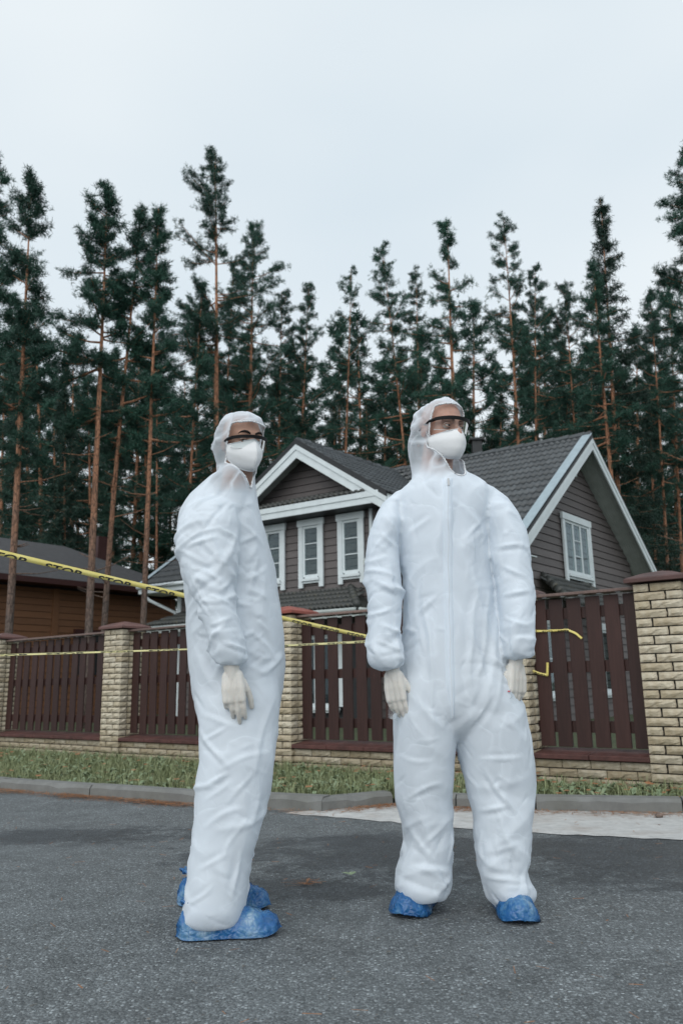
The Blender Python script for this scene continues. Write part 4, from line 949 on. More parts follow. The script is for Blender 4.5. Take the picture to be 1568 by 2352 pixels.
def mat_skin(name, col):
    t = NT(name); c = t.co(); k = t.ramp(t.noise(c, 28, 5), [(.3, tuple(x * .85 for x in col)), (.7, tuple(min(1, x * 1.1) for x in col))])
    t.set(Base__Color=k, Roughness=.5, Normal=t.bump(t.noise(c, 160, 3), .15, .002)); t.b.inputs['Subsurface Weight'].default_value = .15; t.b.inputs['Subsurface Radius'].default_value = (.01, .004, .002); t.b.inputs['Subsurface Scale'].default_value = .5; return t.done()
M_SKIN1 = mat_skin('skin_warm', (.36, .205, .145)); M_SKIN2 = mat_skin('skin_pale', (.44, .25, .19))
M_SHIRT = simple('shirt', (.50, .53, .58), .8); M_SHIRT2 = simple('shirt_grey', (.16, .17, .18), .8); M_TROUS = simple('trousers', (.22, .23, .25), .8)
def mat_latex():
    t = NT('latex_glove'); c = t.co()
    w = t.n('TexWave', Vector=t.scl(c, 1, 1, 1), Scale=32.0, Distortion=7.0, Detail=2.0).outputs['Fac']
    t.set(Base__Color=t.ramp(t.noise(c, 20, 3), [(.3, (.60, .57, .52)), (.7, (.70, .68, .64))]), Roughness=.42, Normal=t.bump(t.math('ADD', t.math('MULTIPLY', w, .5), t.noise(c, 60, 2)), .22, .004))
    t.b.inputs['Subsurface Weight'].default_value = .1; t.b.inputs['Subsurface Radius'].default_value = (.01, .006, .004); return t.done()
M_LATEX = mat_latex()
def mat_cover():
    t = NT('blue_polythene'); c = t.co(); nz_ = t.noise(t.scl(c, 1, 1, .6), 13, 4, .6); v = t.vor(t.scl(c, 1, 1, 1), 48, 'DISTANCE_TO_EDGE')
    k = t.ramp(nz_, [(.36, (.010, .080, .22)), (.50, (.020, .13, .33)), (.60, (.09, .23, .40)), (.72, (.30, .43, .54))])
    k = t.mix(t.ramp(v, [(.0, .35), (.12, 0)]), k, (.01, .10, .38))
    t.set(Base__Color=k, Roughness=.24, Normal=t.bump(t.math('ADD', t.math('MULTIPLY', v, 1.2), t.noise(c, 45, 3, .6)), .5, .010)); t.b.inputs['Specular IOR Level'].default_value = .6
    tp = t.n('BsdfTransparent', Color=(.35, .6, .95, 1)); m = t.n('MixShader', Fac=.12); t.l(t.b.outputs[0], m.inputs[1]); t.l(tp.outputs[0], m.inputs[2]); t.l(m.outputs[0], t.out.inputs[0]); return t.done()
M_COVER = mat_cover(); M_SHOE = simple('black_shoe', (.012, .012, .014), .4); M_SOLE = simple('pale_sole', (.5, .5, .5), .6)
def mat_maskm():
    t = NT('mask_fabric'); c = t.co(); t.set(Base__Color=(.76, .77, .78, 1), Roughness=.8, Normal=t.bump(t.math('ADD', t.noise(c, 300, 3), t.math('MULTIPLY', t.noise(c, 26, 3), 2.0)), .2, .003)); return t.done()
M_MASK = mat_maskm(); M_BLACK = simple('black_plastic', (.006, .006, .007), .6, .1, spec=.2)
def mat_lens(tint):
    t = NT('clear_lens'); tr = t.n('BsdfTransparent', Color=tint); gl = t.n('BsdfGlossy', Roughness=.04); lw = t.n('LayerWeight', Blend=.25)
    mx = t.n('MixShader', Fac=t.math('ADD', t.math('MULTIPLY', lw.outputs['Fresnel'], .7), .05)); t.l(tr.outputs[0], mx.inputs[1]); t.l(gl.outputs[0], mx.inputs[2]); t.l(mx.outputs[0], t.out.inputs[0]); return t.done()
M_LENS = mat_lens((.93, .96, .96, 1)); M_EYEW = simple('eye_white', (.55, .53, .50), .25, .02); M_IRIS = simple('iris', (.025, .018, .013), .15); M_BROW = simple('brow_hair', (.012, .009, .008), .9); M_BROW2 = simple('brow_hair_light', (.15, .085, .055), .9)
M_LIP = simple('seam', (.66, .68, .70), .7)
# ---- head frame
class Head:
    def __init__(s, px, Y, alpha, tilt=0.0, scale=1.0, roll=0.0):
        s.c = ony(*px, Y); s.s = scale; ca, sa = math.cos(alpha), math.sin(alpha)
        f = np.array([sa * math.cos(tilt), -ca * math.cos(tilt), math.sin(tilt)]); r = np.array([ca, sa, 0]); u = np.cross(r, f) * -1
        u = np.cross(f, r); u = u if u[2] > 0 else -u
        r2 = r * math.cos(roll) + u * math.sin(roll); u2 = u * math.cos(roll) - r * math.sin(roll); s.r, s.f, s.u = r2, f, u2
    def w(s, p): p = np.asarray(p, float) * s.s; return s.c + (p[..., 0:1] * s.r + p[..., 1:2] * s.f + p[..., 2:3] * s.u if p.ndim > 1 else p[0] * s.r + p[1] * s.f + p[2] * s.u)
    def loc(s, V): d = (V - s.c) / s.s; return np.stack([d @ s.r, d @ s.f, d @ s.u], 1)
def head_shapes(mb, h):
    M = h.w; E = lambda c, r: ellipsoid(mb, c, r, M)
    E((0, -.014, .030), (.074, .096, .090)); E((0, .030, -.040), (.059, .062, .082)); E((0, .060, -.100), (.030, .026, .022)); E((0, .070, .022), (.056, .022, .022))
    for s in (-1, 1): E((s * .038, .050, -.036), (.025, .028, .026)); E((s * .078, -.008, -.018), (.009, .020, .033))
    capsule_chain(mb, [(0, .086, .012), (0, .100, -.012), (0, .112, -.034)], [.010, .011, .014], 10, M)
    capsule_chain(mb, [(0, -.012, -.05), (0, -.018, -.14), (0, -.035, -.26)], [.060, .062, .070], 16, M)
def face_parts(h, body, brow_mat, gaze=(0, 0), browz=.026):
    for s in (-1, 1):
        c = np.array([s * .032, .071, -.002]); mb = MB(); ellipsoid(mb, (0, 0, 0), (.0125,) * 3, None, 14, 10); mb.v = [tuple(h.w(np.array(v) + c)) for v in mb.v]
        e = mb.build('eye', M_EYEW, body, True)
        g = np.array([gaze[0], 1, gaze[1]]); g /= np.linalg.norm(g); mb = MB(); ellipsoid(mb, (0, 0, 0), (.0062, .0025, .0062), None, 12, 8); mb.v = [tuple(h.w(np.array(v) + c + g * .0115)) for v in mb.v]; mb.build('iris', M_IRIS, e, True)
        for (dz, rr, nm) in ((.0068, .0036, 'upper_lid'), (-.0072, .0030, 'lower_lid')):
            mb = MB(); capsule_chain(mb, [c + np.array([k * .0075, .0125 - abs(k) ** 2 * .0022, dz * (1 - (k / 2.1) ** 2 * .9)]) for k in (-2.1, -1.2, -.4, .4, 1.2, 2.1)], [rr * q for q in (.5, .85, 1, 1, .85, .5)], 8, h.w)
            mb.build(nm, h.skin, body, True)
        mb = MB(); capsule_chain(mb, [(s * .014, .092, browz - .002), (s * .024, .0925, browz + .003), (s * .036, .087, browz + .005), (s * .047, .077, browz + .001), (s * .053, .068, browz - .006)], [.0038, .0046, .0042, .003, .0015], 8, h.w)
        mb.build('eyebrow', brow_mat, body, True)
def goggles(h, root, dz=.0, tiltz=0.0):
    g = empty('goggles', tuple(h.c), 0, root); off = h.c
    def P(p): p = np.array(p, float); p[2] += dz + tiltz * (p[1] - .1); return h.w(p) - off
    th = np.linspace(-1.15, 1.15, 25); X = np.sin(th) * .083; Yf = .022 + np.cos(th) * .094
    mb = MB()
    for k in range(24):
        q = []
        for zz in (.018, .025 + .004 * (1 - abs(k - 11.5) / 12)):
            for i in (k, k + 1):
                pass
        a, b = k, k + 1; top = lambda i: .0300 - .004 * abs(th[i]) ** 2 / 1.3; bot = lambda i: .0175 - .003 * abs(th[i]) ** 2 / 1.3
        nx_ = lambda i, o: (X[i] + math.sin(th[i]) * o, Yf[i] + math.cos(th[i]) * o)
        mb.hexa([P((*nx_(a, 0), bot(a))), P((*nx_(b, 0), bot(b))), P((*nx_(b, .006), bot(b))), P((*nx_(a, .006), bot(a))), P((*nx_(a, 0), top(a))), P((*nx_(b, 0), top(b))), P((*nx_(b, .006), top(b))), P((*nx_(a, .006), top(a)))])
    mb.build('brow_bar', M_BLACK, g)
    mb = MB(); V = []; Fs = []; nz_ = 6
    for i in range(25):
        for j in range(nz_ + 1):
            t = j / nz_; drop = .044 * (1 - .35 * max(0, abs(th[i]) - .55)) - .020 * max(0, 1 - abs(th[i]) / .16)
            V.append(P((X[i] * (1 + .01 * t), Yf[i] + .002 - .010 * t, .020 - .004 * abs(th[i]) ** 2 / 1.3 - drop * t)))
    for i in range(24):
        for j in range(nz_): Fs.append((i*(nz_+1)+j, (i+1)*(nz_+1)+j, (i+1)*(nz_+1)+j+1, i*(nz_+1)+j+1))
    mb.add(V, Fs).build('lens', M_LENS, g, True)
    rim = MB(); rim.tube([V[i*(nz_+1)+nz_] for i in range(25)], .0012, 5); rim.build('lens_edge', M_EDGE, g, True)
    for s in (-1, 1):
        mb = MB(); pts = [(s * .0765, .062, .0205), (s * .081, .030, .018), (s * .080, -.01, .010), (s * .078, -.04, -.004)]
        mb.tube([P(p) for p in pts], [.0065, .006, .004, .003], 6); mb.build('temple', M_BLACK, g, True)
    return g
M_EDGE = simple('lens_rim', (.55, .56, .56), .2)
def mask(h, root, kind):
    n = 33; m = 17; V = []; F = []
    for j in range(m):
        t = j / (m - 1)
        if kind == 'duck':       # flat-fold: strong vertical centre seam, bridge high on the nose, wide lower edge
            cy = np.interp(t, [0, .12, .35, .6, .85, 1], [.106, .122, .139, .141, .122, .094]); cz = np.interp(t, [0, .12, .35, .6, .85, 1], [.004, -.014, -.045, -.080, -.112, -.124])
            sy = np.interp(t, [0, 1], [.030, .020]); sz = np.interp(t, [0, .5, 1], [-.022, -.050, -.082]); sx = np.interp(t, [0, .5, 1], [.078, .080, .070])
        else:
            cy = np.interp(t, [0, .15, .4, .7, .9, 1], [.110, .121, .130, .126, .108, .088]); cz = np.interp(t, [0, .15, .4, .7, .9, 1], [-.018, -.032, -.058, -.096, -.122, -.128])
            sy = np.interp(t, [0, 1], [.026, .022]); sz = np.interp(t, [0, .5, 1], [-.048, -.066, -.086]); sx = np.interp(t, [0, .5, 1], [.079, .080, .074])
        for i in range(n):
            s = -1 + 2 * i / (n - 1); a = abs(s)
            k = a ** (1.08 if kind == 'duck' else 1.4); bul = math.sin(math.pi * a) * (.014 if kind == 'duck' else .011) * math.sin(math.pi * min(1, t * .8 + .2))
            x = sx * (a ** .92) * np.sign(s); y = cy * (1 - k) + sy * k + bul * .8; z = cz * (1 - k) + sz * k
            z -= .010 * math.sin(math.pi * a) * t * t; x *= 1 + .06 * math.sin(math.pi * a) * math.sin(math.pi * t)
            if kind != 'duck': y += .0018 * math.sin(9 * a + 5 * t) * (1 - t) * a
            V.append(h.w(np.array([x, y, z])) - h.c)
    for j in range(m - 1):
        for i in range(n - 1): F.append((j*n+i, (j+1)*n+i, (j+1)*n+i+1, j*n+i+1))
    o = link('mask', np_mesh('mask', V, F), M_MASK, root, True); o.location = tuple(h.c)
    md = o.modifiers.new('solid', 'SOLIDIFY'); md.thickness = .0022; md.offset = 0
    V = np.array(V).reshape(m, n, 3); fw = h.f * .002
    for row in (V[0], V[-1]):
        MB().tube([p + fw for p in row], .0022, 6).build('hem', M_LIP, o, True)
    if kind == 'duck': MB().tube([p + fw * .6 for p in V[2:-1, n // 2]], .0016, 6).build('centre_seam', M_LIP, o, True)
    for i in (0, n - 1):
        s = -1 if i == 0 else 1; MB().tube([V[2, i], h.w((s * .080, -.005, .0)) - h.c, h.w((s * .076, -.03, -.02)) - h.c, h.w((s * .079, -.012, -.045)) - h.c, V[-3, i]], .0015, 5).build('ear_loop', M_LIP, o, True)
    return o
# ---- hands
def glove(root, wrist, axis, palm, thumb, curl, size=1.0, spread=1.0, tcurl=.5, tout=.5):
    ax = np.array(axis, float); ax /= np.linalg.norm(ax); pn = np.array(palm, float); pn -= ax * (pn @ ax); pn /= np.linalg.norm(pn)
    tn = np.cross(ax, pn); tn = tn if tn @ np.array(thumb) > 0 else -tn; W = np.array(wrist, float); S = size
    L = lambda a, t, p: W + (ax * a + tn * t + pn * p) * S
    mb = MB()
    capsule_chain(mb, [L(-.055, 0, 0), L(-.02, 0, 0), L(.012, 0, 0)], [.033 * S, .028 * S, .0215 * S], 14)
    for t, r0, r1 in ((-.027, .016, .0155), (-.009, .019, .017), (.010, .020, .0175), (.028, .018, .016)): capsule_chain(mb, [L(.005, t * .75, 0), L(.05, t * .98, -.002), L(.092, t * 1.08, 0)], [r0 * S, r1 * S, .0125 * S], 12)
    capsule_chain(mb, [L(.012, .020, .008), L(.042, .032, .014)], [.020 * S, .016 * S], 12)
    for i, (t, ln, rd) in enumerate(((-.031, .064, .0082), (-.011, .080, .0092), (.010, .086, .0095), (.031, .076, .0092))):
        a0 = .093 - .004 * abs(i - 1.8); p = L(a0, t, 0); pts = [p]; ang = 0; c = curl[i]; lat = (t * .35 * spread)
        for k, fr in enumerate((.42, .32, .26)):
            ang += c * (.75, 1.0, .75)[k]
            d = ax * math.cos(ang) + pn * math.sin(ang) + tn * lat; d /= np.linalg.norm(d); p = p + d * ln * fr * S; pts.append(p)
        capsule_chain(mb, pts, [rd * 1.12 * S, rd * 1.03 * S, rd * .95 * S, rd * .80 * S], 10)
    p = L(.030, .034, .012); pts = [p]; ang = tcurl
    for k, fr in enumerate((.038, .034, .028)):
        d = ax * (.80 + .1 * k) + tn * (tout * (1 - .45 * k)) + pn * (.25 + ang * k * .45); d /= np.linalg.norm(d); p = p + d * fr * S; pts.append(p)
    capsule_chain(mb, pts, [.0145 * S, .0120 * S, .0110 * S, .0088 * S], 10)
    V, F = voxel(mb, .0034, 'glove', 2)
    o = quads('glove', V - W, F, M_LATEX, root); o.location = tuple(W)
    # rolled cuff of the glove
    c = MB(); rr = random.Random(5); pts = []
    for k in range(25):
        g = 2 * math.pi * k / 24; pts.append((ax * (-.045 + .006 * math.sin(2 * g + 1)) + (tn * math.cos(g) * .0375 + pn * math.sin(g) * .0345)) * S)
    c.tube(pts, [.0035 * rr.uniform(.8, 1.3) for _ in pts], 6, cap=False); c.build('rolled_cuff', M_LATEX, o, True)
    return o
# ---- shoe covers
def shoe_cover(root, heel, toe, width, height, seed, top=.11, flap=False):
    heel = np.array(heel, float); toe = np.array(toe, float); d = toe - heel; Ln = np.linalg.norm(d); d /= Ln; sd = np.cross(d, HZ); sd /= np.linalg.norm(sd); rr = np.random.default_rng(seed)
    n = 44; m = 40; V = []; F = []; ns = VNoise(seed)
    for i in range(m + 1):
        s = .5 - .5 * math.cos(math.pi * i / m)
        w = width * np.interp(s, [0, .05, .14, .3, .5, .72, .86, .95, 1], [.02, .55, .76, .80, .82, 1.0, .93, .62, .02])
        ht = height * np.interp(s, [0, .05, .15, .3, .45, .6, .75, .88, .96, 1], [.35, .80, 1.0, 1.02, 1.0, .92, .80, .66, .46, .08])
        zb = .016 * max(0, (s - .80) / .2) ** 2 + .006 * max(0, (.08 - s) / .08)
        for k in range(n):
            g = 2 * math.pi * k / n; x = math.cos(g); z = math.sin(g)
            zz = (abs(z) ** .85 * ht if z > 0 else 0.0) + zb + (.004 if z <= 0 else 0); xx = np.sign(x) * abs(x) ** .9 * w * .5
            if z > 0: xx *= 1 - .22 * z * min(1, s * 2)
            else: xx *= .86
            V.append(heel + d * Ln * s + sd * xx + HZ * max(0, zz))
    for i in range(m):
        for k in range(n): F.append((i*n+k, (i+1)*n+k, (i+1)*n+(k+1) % n, i*n+(k+1) % n))
    V = np.array(V); F = np.array(F)[:, ::-1]; N = vnormals(V, F); s = np.repeat(.5 - .5 * np.cos(np.pi * np.arange(m + 1) / m), n); g = np.tile(np.arange(n), m + 1)
    up = np.clip((V[:, 2] - .012) / .03, 0, 1)
    q = np.stack([s * 34, g * .42, np.zeros(len(s))], 1)
    D = (ns(q) * .0040 + ns(V * 55) * .0030 + np.abs(ns(V * 38 + 5)) * .004) * up * np.clip((1 - s) / .12, .15, 1) + .002
    V = V + N * D[:, None]; V[:, 2] = np.maximum(V[:, 2], .003)
    o = quads('shoe_cover', V - heel, F, M_COVER, root); o.location = tuple(heel)
    # gathered elastic edge round the ankle
    c = MB(); ce = d * Ln * .30; pts = []
    for k in range(41):
        a = 2 * math.pi * k / 40; rad = 1 + .06 * math.sin(a * 11) + rr.uniform(-.03, .03)
        pts.append(ce + d * math.cos(a) * Ln * .24 * rad + sd * math.sin(a) * width * .30 * rad + HZ * (height * (.98 - .10 * math.cos(a)) + .006 * math.sin(a * 11 + 1)))
    c.tube(pts, [.006 * rr.uniform(.7, 1.4) for _ in pts], 6, cap=False); c.build('elastic_edge', M_COVER, o, True)
    if flap:
        fv = []; ff = []
        for i in range(7):
            for j in range(7):
                fv.append(-d * (.004 + .010 * i) * (1 + .25 * math.sin(j * 1.9)) + sd * (j - 3) * .013 * (1 - .05 * i) + HZ * (.05 + .009 * i + .010 * math.sin(j * 1.7 + i * .8) + .004 * i * (j % 2)))
        for i in range(6):
            for j in range(6): ff.append((i*7+j, i*7+j+1, (i+1)*7+j+1, (i+1)*7+j))
        MB().add(fv, ff).build('loose_flap', M_COVER, o, True)
    return o
def shoe(root, heel, toe, width):
    heel = np.array(heel, float); toe = np.array(toe, float); d = (toe - heel); Ln = np.linalg.norm(d); d /= Ln; mb = MB()
    capsule_chain(mb, [heel + d * Ln * .16 + HZ * .05, heel + d * Ln * .45 + HZ * .05, heel + d * Ln * .80 + HZ * .040], [.042, .044, .036], 14)
    capsule_chain(mb, [heel + d * Ln * .22 + HZ * .06, heel + d * Ln * .24 + HZ * .16], [.044, .048], 14)
    V, F = voxel(mb, .008, 'shoe', 2); return quads('shoe', V - heel, F, M_SHOE, root)
# ---- coverall assembly
def coverall(root, parts, h, seed, exfun, vox=.0068, opening=None, foldfun=None, lines=(), iters=60, yaw=0.0, cut=None):
    mb = MB()
    for rows, pw, yw in parts: loft_rows(mb, rows, yw, pw)
    V, F = voxel(mb, vox, 'coverall', 3)
    wz = np.clip(1 - np.abs(V[:, 2] - .80) / .22, 0, 1)[:, None]; E_ = edges_of(F)
    for _ in range(26): V = V + wz * (lap(V, E_, .7) - V)
    exv, exh = exfun(V); V = wrinkle(V, F, exv, exh, seed, iters); V = fold_lines(V, F, foldfun(V), seed + 40); V = drawn_folds(V, F, lines, seed)
    L = h.loc(V); k = np.clip((L[:, 1] + .055) / .085, 0, 1); k = k * k * (3 - 2 * k) * np.clip((L[:, 2] + .215) / .13, 0, 1) * (L[:, 2] < .2)
    e_ = np.sqrt((L[:, 0] / .0775) ** 2 + ((L[:, 2] - .002) / .143) ** 2) + 1e-9; sc_ = 1 + (np.minimum(1.0, (1.02 + .02 * VNoise(seed + 2)(V * 40)) / e_) - 1) * k
    L2 = L.copy(); L2[:, 0] *= sc_; L2[:, 2] = .002 + (L[:, 2] - .002) * sc_; V = h.w(L2); L = L2
    # face opening
    rem = opening(L); keep = ~rem[F].all(1); F2 = F[keep]
    used = np.unique(F2); mp_ = -np.ones(len(V), int); mp_[used] = np.arange(len(used)); V2 = V[used]; F2 = mp_[F2]
    # boundary loop: smooth, then gather
    e = np.concatenate([F2[:, [0, 1]], F2[:, [1, 2]], F2[:, [2, 3]], F2[:, [3, 0]]]); es = np.sort(e, 1); key = es[:, 0].astype(np.int64) * len(V2) + es[:, 1]
    _, inv, cn = np.unique(key, return_inverse=True, return_counts=True); be = es[cn[inv] == 1]
    nb_ = {}
    for a, b in be: nb_.setdefault(a, []).append(b); nb_.setdefault(b, []).append(a)
    for _ in range(14):
        new = {a: (sum(V2[x] for x in v) / len(v)) * .5 + V2[a] * .5 for a, v in nb_.items()}
        for a, p in new.items(): V2[a] = p
    bset = np.zeros(len(V2)); bset[list(nb_)] = 1; E = edges_of(F2); W = bset.copy()
    for _ in range(4): W = np.maximum(W, .75 * (np.bincount(E[:, 0], W[E[:, 1]], len(V2)) + np.bincount(E[:, 1], W[E[:, 0]], len(V2))) / (np.bincount(E.ravel(), minlength=len(V2)) + 1e-9) * 2); W = np.minimum(W, 1)
    loops = []
    left = set(nb_)
    while left:
        a = left.pop(); lp = [a]; prev = None; cur = a
        while True:
            nx = [x for x in nb_[cur] if x != prev and x in left]
            if not nx: break
            prev, cur = cur, nx[0]; left.discard(cur); lp.append(cur)
        loops.append(lp)
    lp = max(loops, key=len); pts = [V2[i] for i in lp]; pts.append(pts[0])
    off = np.array(root.location)
    o = quads('coverall', V2 - off, F2, M_SUIT, root); return o, V2, F2, pts
def hood_edge(o, pts, root, h, seed):
    rr = random.Random(seed); off = np.array(root.location); c = h.w((0, .03, -.02)); P = []
    L = [0]
    for a, b in zip(pts[:-1], pts[1:]): L.append(L[-1] + np.linalg.norm(b - a))
    m = int(L[-1] / .005); A = np.array(pts)
    for k in range(m + 1):
        s = L[-1] * k / m; p = np.array([np.interp(s, L, A[:, j]) for j in range(3)]); d = p - c; d /= np.linalg.norm(d)
        P.append(p + d * (.0016 * math.sin(s * 620) + rr.uniform(-.0012, .0012)) + h.f * (.0018 * math.sin(s * 540 + 1)) - off)
    MB().tube(P, [.0032 * rr.uniform(.7, 1.35) for _ in P], 6, cap=False).build('elastic_edge', M_LIP, o, True)
def set_thin(o, val):
    at = o.data.attributes.new('thin', 'FLOAT', 'POINT'); at.data.foreach_set('value', np.asarray(val, np.float32))
def inner_body(root, parts, h, skin, shirt, zw, zneck, vox=.0105):
    mb = MB()
    for rows, sx, sy in parts: loft_rows(mb, rows, 0, 2.1, sx, sy)
    V0, F0 = voxel(mb, .02, 'x', 1)
    mb = MB(); mb.add(V0, [tuple(f) for f in F0]); head_shapes(mb, h); V, F = voxel(mb, vox * .62, 'body', 2)
    L = h.loc(V)
    for s in (-1, 1):                                     # eye sockets
        d2 = ((L[:, 0] - s * .032) / .021) ** 2 + ((L[:, 2] + .002) / .013) ** 2; k = np.exp(-d2) * (L[:, 1] > .03); V = V - h.f * (.012 * k)[:, None] * h.s
    off = np.array(root.location); me = np_mesh('body', V - off, F)
    for m in (skin, shirt, M_TROUS): me.materials.append(m)
    cz = V[F].mean(1); mi = np.where(cz[:, 2] > zneck, 0, np.where(cz[:, 2] > zw, 1, 2)); me.polygons.foreach_set('material_index', mi.astype(np.int32)); 
    o = link('body', me, None, root, True); h.skin = skin; return o
def strip(h, V): return V
# ---- left-hand person: side-on, walking pose, face to the camera
p1 = empty('person', tuple(onz(520, 2140, 0))); tag(p1, 'person in white coverall seen from the side, right arm down, face turned to camera', 'person', 'two people in protective suits')
h1 = Head((556, 1014), 2.93, math.radians(35), -.22, .95, 0.05)
T1 = [(952, 540, 562, 2.94, .03), (958, 521, 588, 2.94, .065), (972, 506, 606, 2.94, .095), (1000, 493, 617, 2.94, .118), (1030, 489, 614, 2.94, .118), (1055, 495, 604, 2.945, .108), (1075, 502, 596, 2.95, .098), (1092, 500, 590, 2.955, .10), (1106, 487, 588, 2.96, .125), (1125, 462, 588, 2.965, .165), (1145, 440, 590, 2.97, .185), (1165, 424, 594, 2.97, .19), (1190, 412, 600, 2.97, .19), (1230, 410, 612, 2.975, .185), (1300, 418, 629, 2.98, .18), (1352, 424, 637, 2.98, .18), (1400, 430, 645, 2.98, .185), (1480, 432, 653, 2.98, .19), (1530, 435, 656, 2.98, .19), (1569, 440, 652, 2.98, .19), (1628, 452, 643, 2.98, .185), (1690, 470, 625, 2.97, .15), (1740, 500, 600, 2.97, .10)]
A1_ = [(1140, 452, 530, 2.86, .06), (1165, 426, 545, 2.82, .085), (1200, 408, 550, 2.79, .09), (1247, 405, 549, 2.775, .088), (1300, 413, 545, 2.765, .085), (1350, 434, 538, 2.755, .080), (1393, 452, 540, 2.745, .076), (1430, 466, 551, 2.74, .074), (1480, 482, 564, 2.735, .070), (1508, 492, 571, 2.735, .064), (1522, 500, 566, 2.735, .050), (1530, 506, 560, 2.735, .042)]
LN = [(1540, 450, 640, 2.94, .12), (1600, 447, 645, 2.91, .13), (1660, 455, 639, 2.89, .128), (1704, 457, 636, 2.87, .112), (1745, 459, 631, 2.86, .112), (1787, 452, 625, 2.86, .11), (1866, 448, 612, 2.855, .108), (1929, 441, 594, 2.85, .105), (1983, 433, 577, 2.85, .105), (2040, 429, 569, 2.845, .105), (2085, 420, 563, 2.84, .108), (2108, 414, 560, 2.84, .10), (2122, 430, 552, 2.84, .085)]
LF = [(1600, 455, 636, 3.06, .10), (1704, 462, 632, 3.09, .105), (1787, 466, 622, 3.10, .105), (1866, 464, 606, 3.105, .10), (1929, 462, 588, 3.11, .10), (1983, 455, 572, 3.115, .10), (2030, 446, 566, 3.12, .10), (2055, 450, 560, 3.12, .09)]
AF = [(1150, 540, 585, 3.10, .06), (1200, 530, 600, 3.17, .075), (1300, 535, 612, 3.19, .07), (1400, 545, 625, 3.19, .065), (1500, 555, 635, 3.18, .06), (1520, 570, 625, 3.18, .045)]
def ex1(V):
    z = V[:, 2]; ns = VNoise(4); r = .5 + .5 * ns(V * 3.1)
    arm = np.clip((2.86 - V[:, 1]) / .05, 0, 1) * (z > .85)
    exv = .012 + .020 * r; exh = .010 + .010 * r
    exv = exv + .012 * arm; exh = exh + .01 * arm; leg = (z < .75); exv = exv + leg * .010
    hd = z > 1.58; exv = np.where(hd, .02, exv); exh = np.where(hd, .02, exh); k = np.where(arm > .5, .5, .22); k = np.where(hd, .6, k); return exv * k, exh * k
FS = .85
def fold1(V):
    z = V[:, 2]; y = V[:, 1]; arm = (y < 2.84) & (z > .86) & (z < 1.56); hood = z > 1.62; leg = z < .80; tor = (z > .72) & (z < 1.60) & ~arm; q = math.pi / 180
    return [(arm, 60, (30*q, 80*q), (.08, .22), (.010, .030), (.004, .011), .35), (arm & (z < 1.15), 26, (45*q, 85*q), (.06, .14), (.008, .02), (.004, .009), .3), (arm, 90, (0, 90*q), (.03, .09), (.006, .010), (.002, .0045), .45),
            (tor, 26, (5*q, 35*q), (.15, .38), (.02, .05), (.003, .008), .4), (tor, 26, (30*q, 80*q), (.08, .2), (.01, .03), (.003, .006), .4), (leg, 40, (45*q, 85*q), (.10, .28), (.015, .045), (.004, .011), .4),
            (leg, 14, (0, 25*q), (.15, .4), (.02, .05), (.004, .009), .4), (leg & (z < .28), 26, (20*q, 80*q), (.06, .16), (.010, .025), (.004, .009), .35), (leg, 80, (0, 90*q), (.04, .12), (.006, .012), (.0015, .004), .45), (hood, 110, (0, 90*q), (.04, .15), (.006, .014), (.003, .008), .35)]
def open1(L):
    w = np.interp(L[:, 2], [-.20, -.15, -.115, -.06, .045, .070, .082], [.006, .030, .065, .12, .12, .065, .0]); return (L[:, 1] > np.interp(L[:, 2], [-.2, -.12, .0, .10], [.02, .012, .024, .040])) & (np.abs(L[:, 0] + .006) < w) & (L[:, 2] > -.20)
LINES1 = [(455, 1640, 545, 1668, 7, .009), (465, 1690, 545, 1790, 7, .010), (470, 1702, 530, 1662, 6, .007), (452, 1812, 515, 1780, 7, .009), (460, 1850, 525, 1800, 6, .007), (455, 1905, 550, 1850, 8, .008), (590, 1760, 520, 1850, 7, .007), (470, 1780, 600, 1725, 8, .006), (445, 2005, 520, 1960, 7, .007), (560, 1880, 500, 1990, 8, .007), (500, 2030, 430, 2085, 7, .008), (550, 1960, 530, 2090, 8, .007), (600, 1800, 575, 1940, 9, .006),
    (625, 1500, 560, 1430, 8, .007), (650, 1515, 580, 1560, 9, .008), (620, 1300, 560, 1340, 8, .006), (600, 1215, 570, 1400, 12, .006), (440, 1480, 500, 1600, 10, .007), (500, 1210, 545, 1240, 7, .010), (420, 1260, 500, 1230, 7, .010), (430, 1300, 510, 1330, 7, .010), (470, 1360, 535, 1392, 7, .012), (485, 1440, 540, 1410, 6, .009), (490, 1470, 560, 1490, 6, .009), (455, 1180, 520, 1290, 7, .009), (440, 1330, 480, 1420, 7, .009)]
